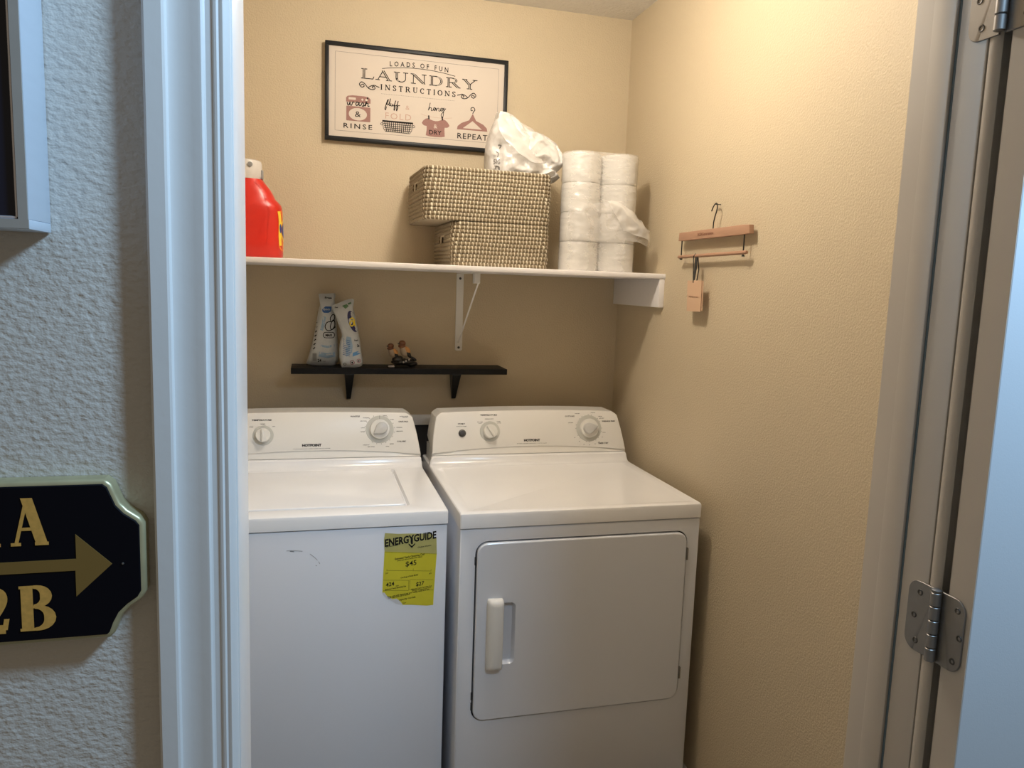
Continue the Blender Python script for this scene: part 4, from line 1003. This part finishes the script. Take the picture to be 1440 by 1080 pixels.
obj('pale_foot', B(-.847, -.8265, -.092, -.074, 1.2121, 1.2175, bev=.002), 'stone_pale', bf)
bm = NB()
for x, z in ((-.789, 1.2335), (-.779, 1.2375), (-.797, 1.2290)): blob(bm, (x, -.0895, z), (.0030, .002, .0034), n=8, m=6)
obj('blossom', bm, 'stone_pale', bf)
# ------------------------------------------------------------------ wooden trouser hanger and its hangtag on the right wall
hg = thing('wooden_hanger', 'wooden trouser hanger with black wire hook hanging on the right wall', 'hanger', (0, -.695, 1.66))
FH = frame((-.020, 0, 0), (0, -1, 0), (0, 0, 1), (-1, 0, 0))     # u = -y
bm = NB(); pts = [(.505, 1.6465), (.508, 1.6710), (.860, 1.6720), (.887, 1.6700), (.890, 1.6480), (.860, 1.6465)]
solid(bm, pts, FH, -.007, .006, .0016, 2); bar = obj('bar', bm, 'wood', hg)
bm = NB(); tube(bm, [(-.022, -.506, 1.5990), (-.022, -.5090, 1.5992), (-.022, -.870, 1.6010), (-.022, -.879, 1.6012)], .0052, 12, rad=[.0040, .0052, .0052, .0040]); obj('dowel', bm, 'wood', hg)
for y, n_ in ((-.522, 0), (-.862, 1)):
    bm = NB(); tube(bm, [(-.022, y, 1.652), (-.022, y, 1.5925)], .0019, 8); obj('rod', bm, 'black_metal', hg)
    bm = NB(); tube(bm, [(-.022, y, 1.5940), (-.022, y, 1.5905)], .0040, 10); obj('rod_end', bm, 'black_metal', hg)
bm = NB(); tube(bm, [(-.020, -.6965, 1.668), (-.020, -.6975, 1.690), (-.020, -.7030, 1.705), (-.020, -.7085, 1.716), (-.019, -.7110, 1.728), (-.017, -.7060, 1.7385), (-.015, -.6960, 1.7420), (-.014, -.6850, 1.7380), (-.014, -.6760, 1.7290), (-.014, -.6720, 1.7220)], .0017, 8)
obj('hook', bm, 'black_metal', hg)
bm = NB(); text(bm, 'BCBGeneration', FH, .667, 1.6555, .0080, width=.088, bold=.0002, h=.0068); obj('lettering', bm, 'wood_ink', hg, smooth=False)
nail = tag(obj('wall_nail', lathe(NB(), [(.0012, 0), (.0012, .0170), (.0018, .0175), (.0018, .0185)], frame((0, -.6950, 1.7385), (0, -1, 0), (0, 0, 1), (-1, 0, 0)), n=10), 'black_metal'), 'small black nail in the right wall holding the hanger hook', 'nail')
ht = thing('hangtag', 'tan paper hangtag dangling from the wooden hanger by black cord', 'tag', (-.03, -.62, 1.44))
FT = frame((-.0285, 0, 0), (0, -1, 0), (0, 0, 1), (-1, 0, 0))
bm = NB(); solid(bm, [(.5930, 1.4400), (.5860, 1.5285), (.6690, 1.5290), (.6730, 1.4410)], FT, 0, .0012); obj('card', bm, 'tag_card', ht, smooth=False)
bm = NB(); solid(bm, [(.5960, 1.4430), (.5900, 1.5270), (.6740, 1.5280), (.6770, 1.4440)], FT, -.0032, -.002); obj('card', bm, 'tag_card', ht, smooth=False)
bm = NB(); tube(bm, [(-.0300, -.6225, 1.5220), (-.0295, -.6170, 1.560), (-.0285, -.6120, 1.5985), (-.0235, -.6125, 1.6055), (-.0160, -.6140, 1.6010), (-.0160, -.6240, 1.560), (-.0220, -.6270, 1.5260)], .0016, 6)
obj('cord', bm, 'black_metal', ht)
bm = NB(); solid(bm, [(.6260, 1.5950), (.6400, 1.5955), (.6380, 1.5650), (.6300, 1.5300), (.6230, 1.5300), (.6250, 1.560)], FT, .0012, .0030)
obj('ribbon_end', bm, 'black_metal', ht, smooth=False)
bm = NB(); text(bm, 'BCBGeneration', FT, .629, 1.4800, .0042, width=.056, bold=.0001, h=.0016); obj('lettering', bm, 'wood_ink', ht, smooth=False)
# ------------------------------------------------------------------ hall: direction plaque and picture frame
pq = thing('direction_plaque', 'black plaque with gold apartment numbers and arrow on the hall wall', 'sign', (-1.39, YW, 1.172))
cxp = -1.392; FQ = frame((0, YW, 0), (1, 0, 0), (0, 0, 1), (0, -1, 0))
half = [(-1.2410, 1.2130), (-1.2410, 1.2755), (-1.2450, 1.2815), (-1.2545, 1.2885), (-1.2600, 1.2950), (-1.2635, 1.3040), (-1.2665, 1.3120), (-1.2720, 1.3165)]
bot = [(-1.2720, 1.1715), (-1.2680, 1.1755), (-1.2650, 1.1840), (-1.2605, 1.1930), (-1.2540, 1.1995), (-1.2450, 1.2060)]
rgt = bot+half; lft = [(2*cxp-x, z) for x, z in rgt[::-1]]
out = rgt+lft
bm = NB(); solid(bm, out, FQ, .0005, .0165, .0040, 3); obj('backboard', bm, 'gold_rim', pq)
bm = NB(); solid(bm, inset(out, .0042), FQ, .010, .0178, .0008, 1); face = obj('face', bm, 'plaque_black', pq)
serif(None, 'A', FQ, -1.3440, 1.2615, .0410, .0275, h=.0184, K=.21, T=.07, parent=pq, m='gold')
serif(None, '1', FQ, -1.3690, 1.2615, .0410, .0170, h=.0184, K=.22, T=.07, parent=pq, m='gold')
serif(None, 'B', FQ, -1.3425, 1.1850, .0400, .0300, h=.0184, K=.23, T=.065, parent=pq, m='gold')
serif(None, '2', FQ, -1.3720, 1.1850, .0400, .0240, h=.0184, K=.20, T=.10, parent=pq, m='gold')
bm = NB(); solid(bm, [(-1.4700, 1.2365), (-1.2965, 1.2365), (-1.2965, 1.2130), (-1.2675, 1.2408), (-1.2955, 1.2690), (-1.2955, 1.2470), (-1.4700, 1.2470)], FQ, .0178, .0184); obj('arrow', bm, 'gold_dull', pq, smooth=False)
bm = NB(); lathe(bm, [(.0010, .0178), (.0008, .0188)], FQ, -1.2590, 1.2405, 10); obj('nail_head', bm, 'steel', pq)
fr = thing('framed_picture', 'deep silver picture frame with dark picture at top left of hall wall', 'picture', (-1.55, YW, 1.525))
fx1, fz0, fx0, fz1 = -1.3090, 1.5245, -1.79, 2.12; yF = -1.950
bm = NB()
for a in ((fx0, fx1, fz1-.0075, fz1), (fx0, fx1, fz0, fz0+.0075), (fx1-.0075, fx1, fz0+.0075, fz1-.0075), (fx0, fx0+.0075, fz0+.0075, fz1-.0075)):
    box(bm, a[0], a[1], yF, YW-.001, a[2], a[3], bev=.0006)
obj('frame', bm, 'frame_blue_lit', fr)
bm = NB()
for a in ((fx0, fx1, fz1-.0072, fz1-.0004), (fx0, fx1, fz0+.0004, fz0+.0072), (fx1-.0072, fx1-.0004, fz0+.0072, fz1-.0072), (fx0, fx0+.0072, fz0+.0072, fz1-.0072)):
    box(bm, a[0], a[1]-.0002, yF-.0012, yF+.0004, a[2], a[3])
obj('front_band', bm, 'silver_frame', fr, smooth=False)
bm = NB(); tube(bm, [(fx1-.0085, yF+.001, fz0+.009), (fx1-.0085, yF+.001, fz1-.009)], .0011, 6); tube(bm, [(fx0+.009, yF+.001, fz0+.0085), (fx1-.0085, yF+.001, fz0+.0085)], .0011, 6)
obj('bead', bm, 'bead_silver', fr)
obj('dark_picture', B(fx0+.0074, fx1-.0074, yF+.003, YW-.004, fz0+.0074, fz1-.0074), 'navy_canvas', fr, smooth=False)
# ------------------------------------------------------------------ closet ceiling light (above the frame of the photograph)
cl = thing('ceiling_light', 'round frosted ceiling light lighting the laundry closet', 'lamp', (-.62, -.86, 2.44))
FC = frame((-.62, -.86, 2.44), (1, 0, 0), (0, -1, 0), (0, 0, -1))
obj('base_plate', lathe(NB(), [(.075, 0), (.078, .006), (.070, .014)], FC, n=36), 'plastic_white', cl)
obj('glass_bulb', lathe(NB(), [(.020, .012), (.030, .022), (.034, .034), (.030, .046), (.016, .052)], FC, n=24), 'lamp_glass', cl)
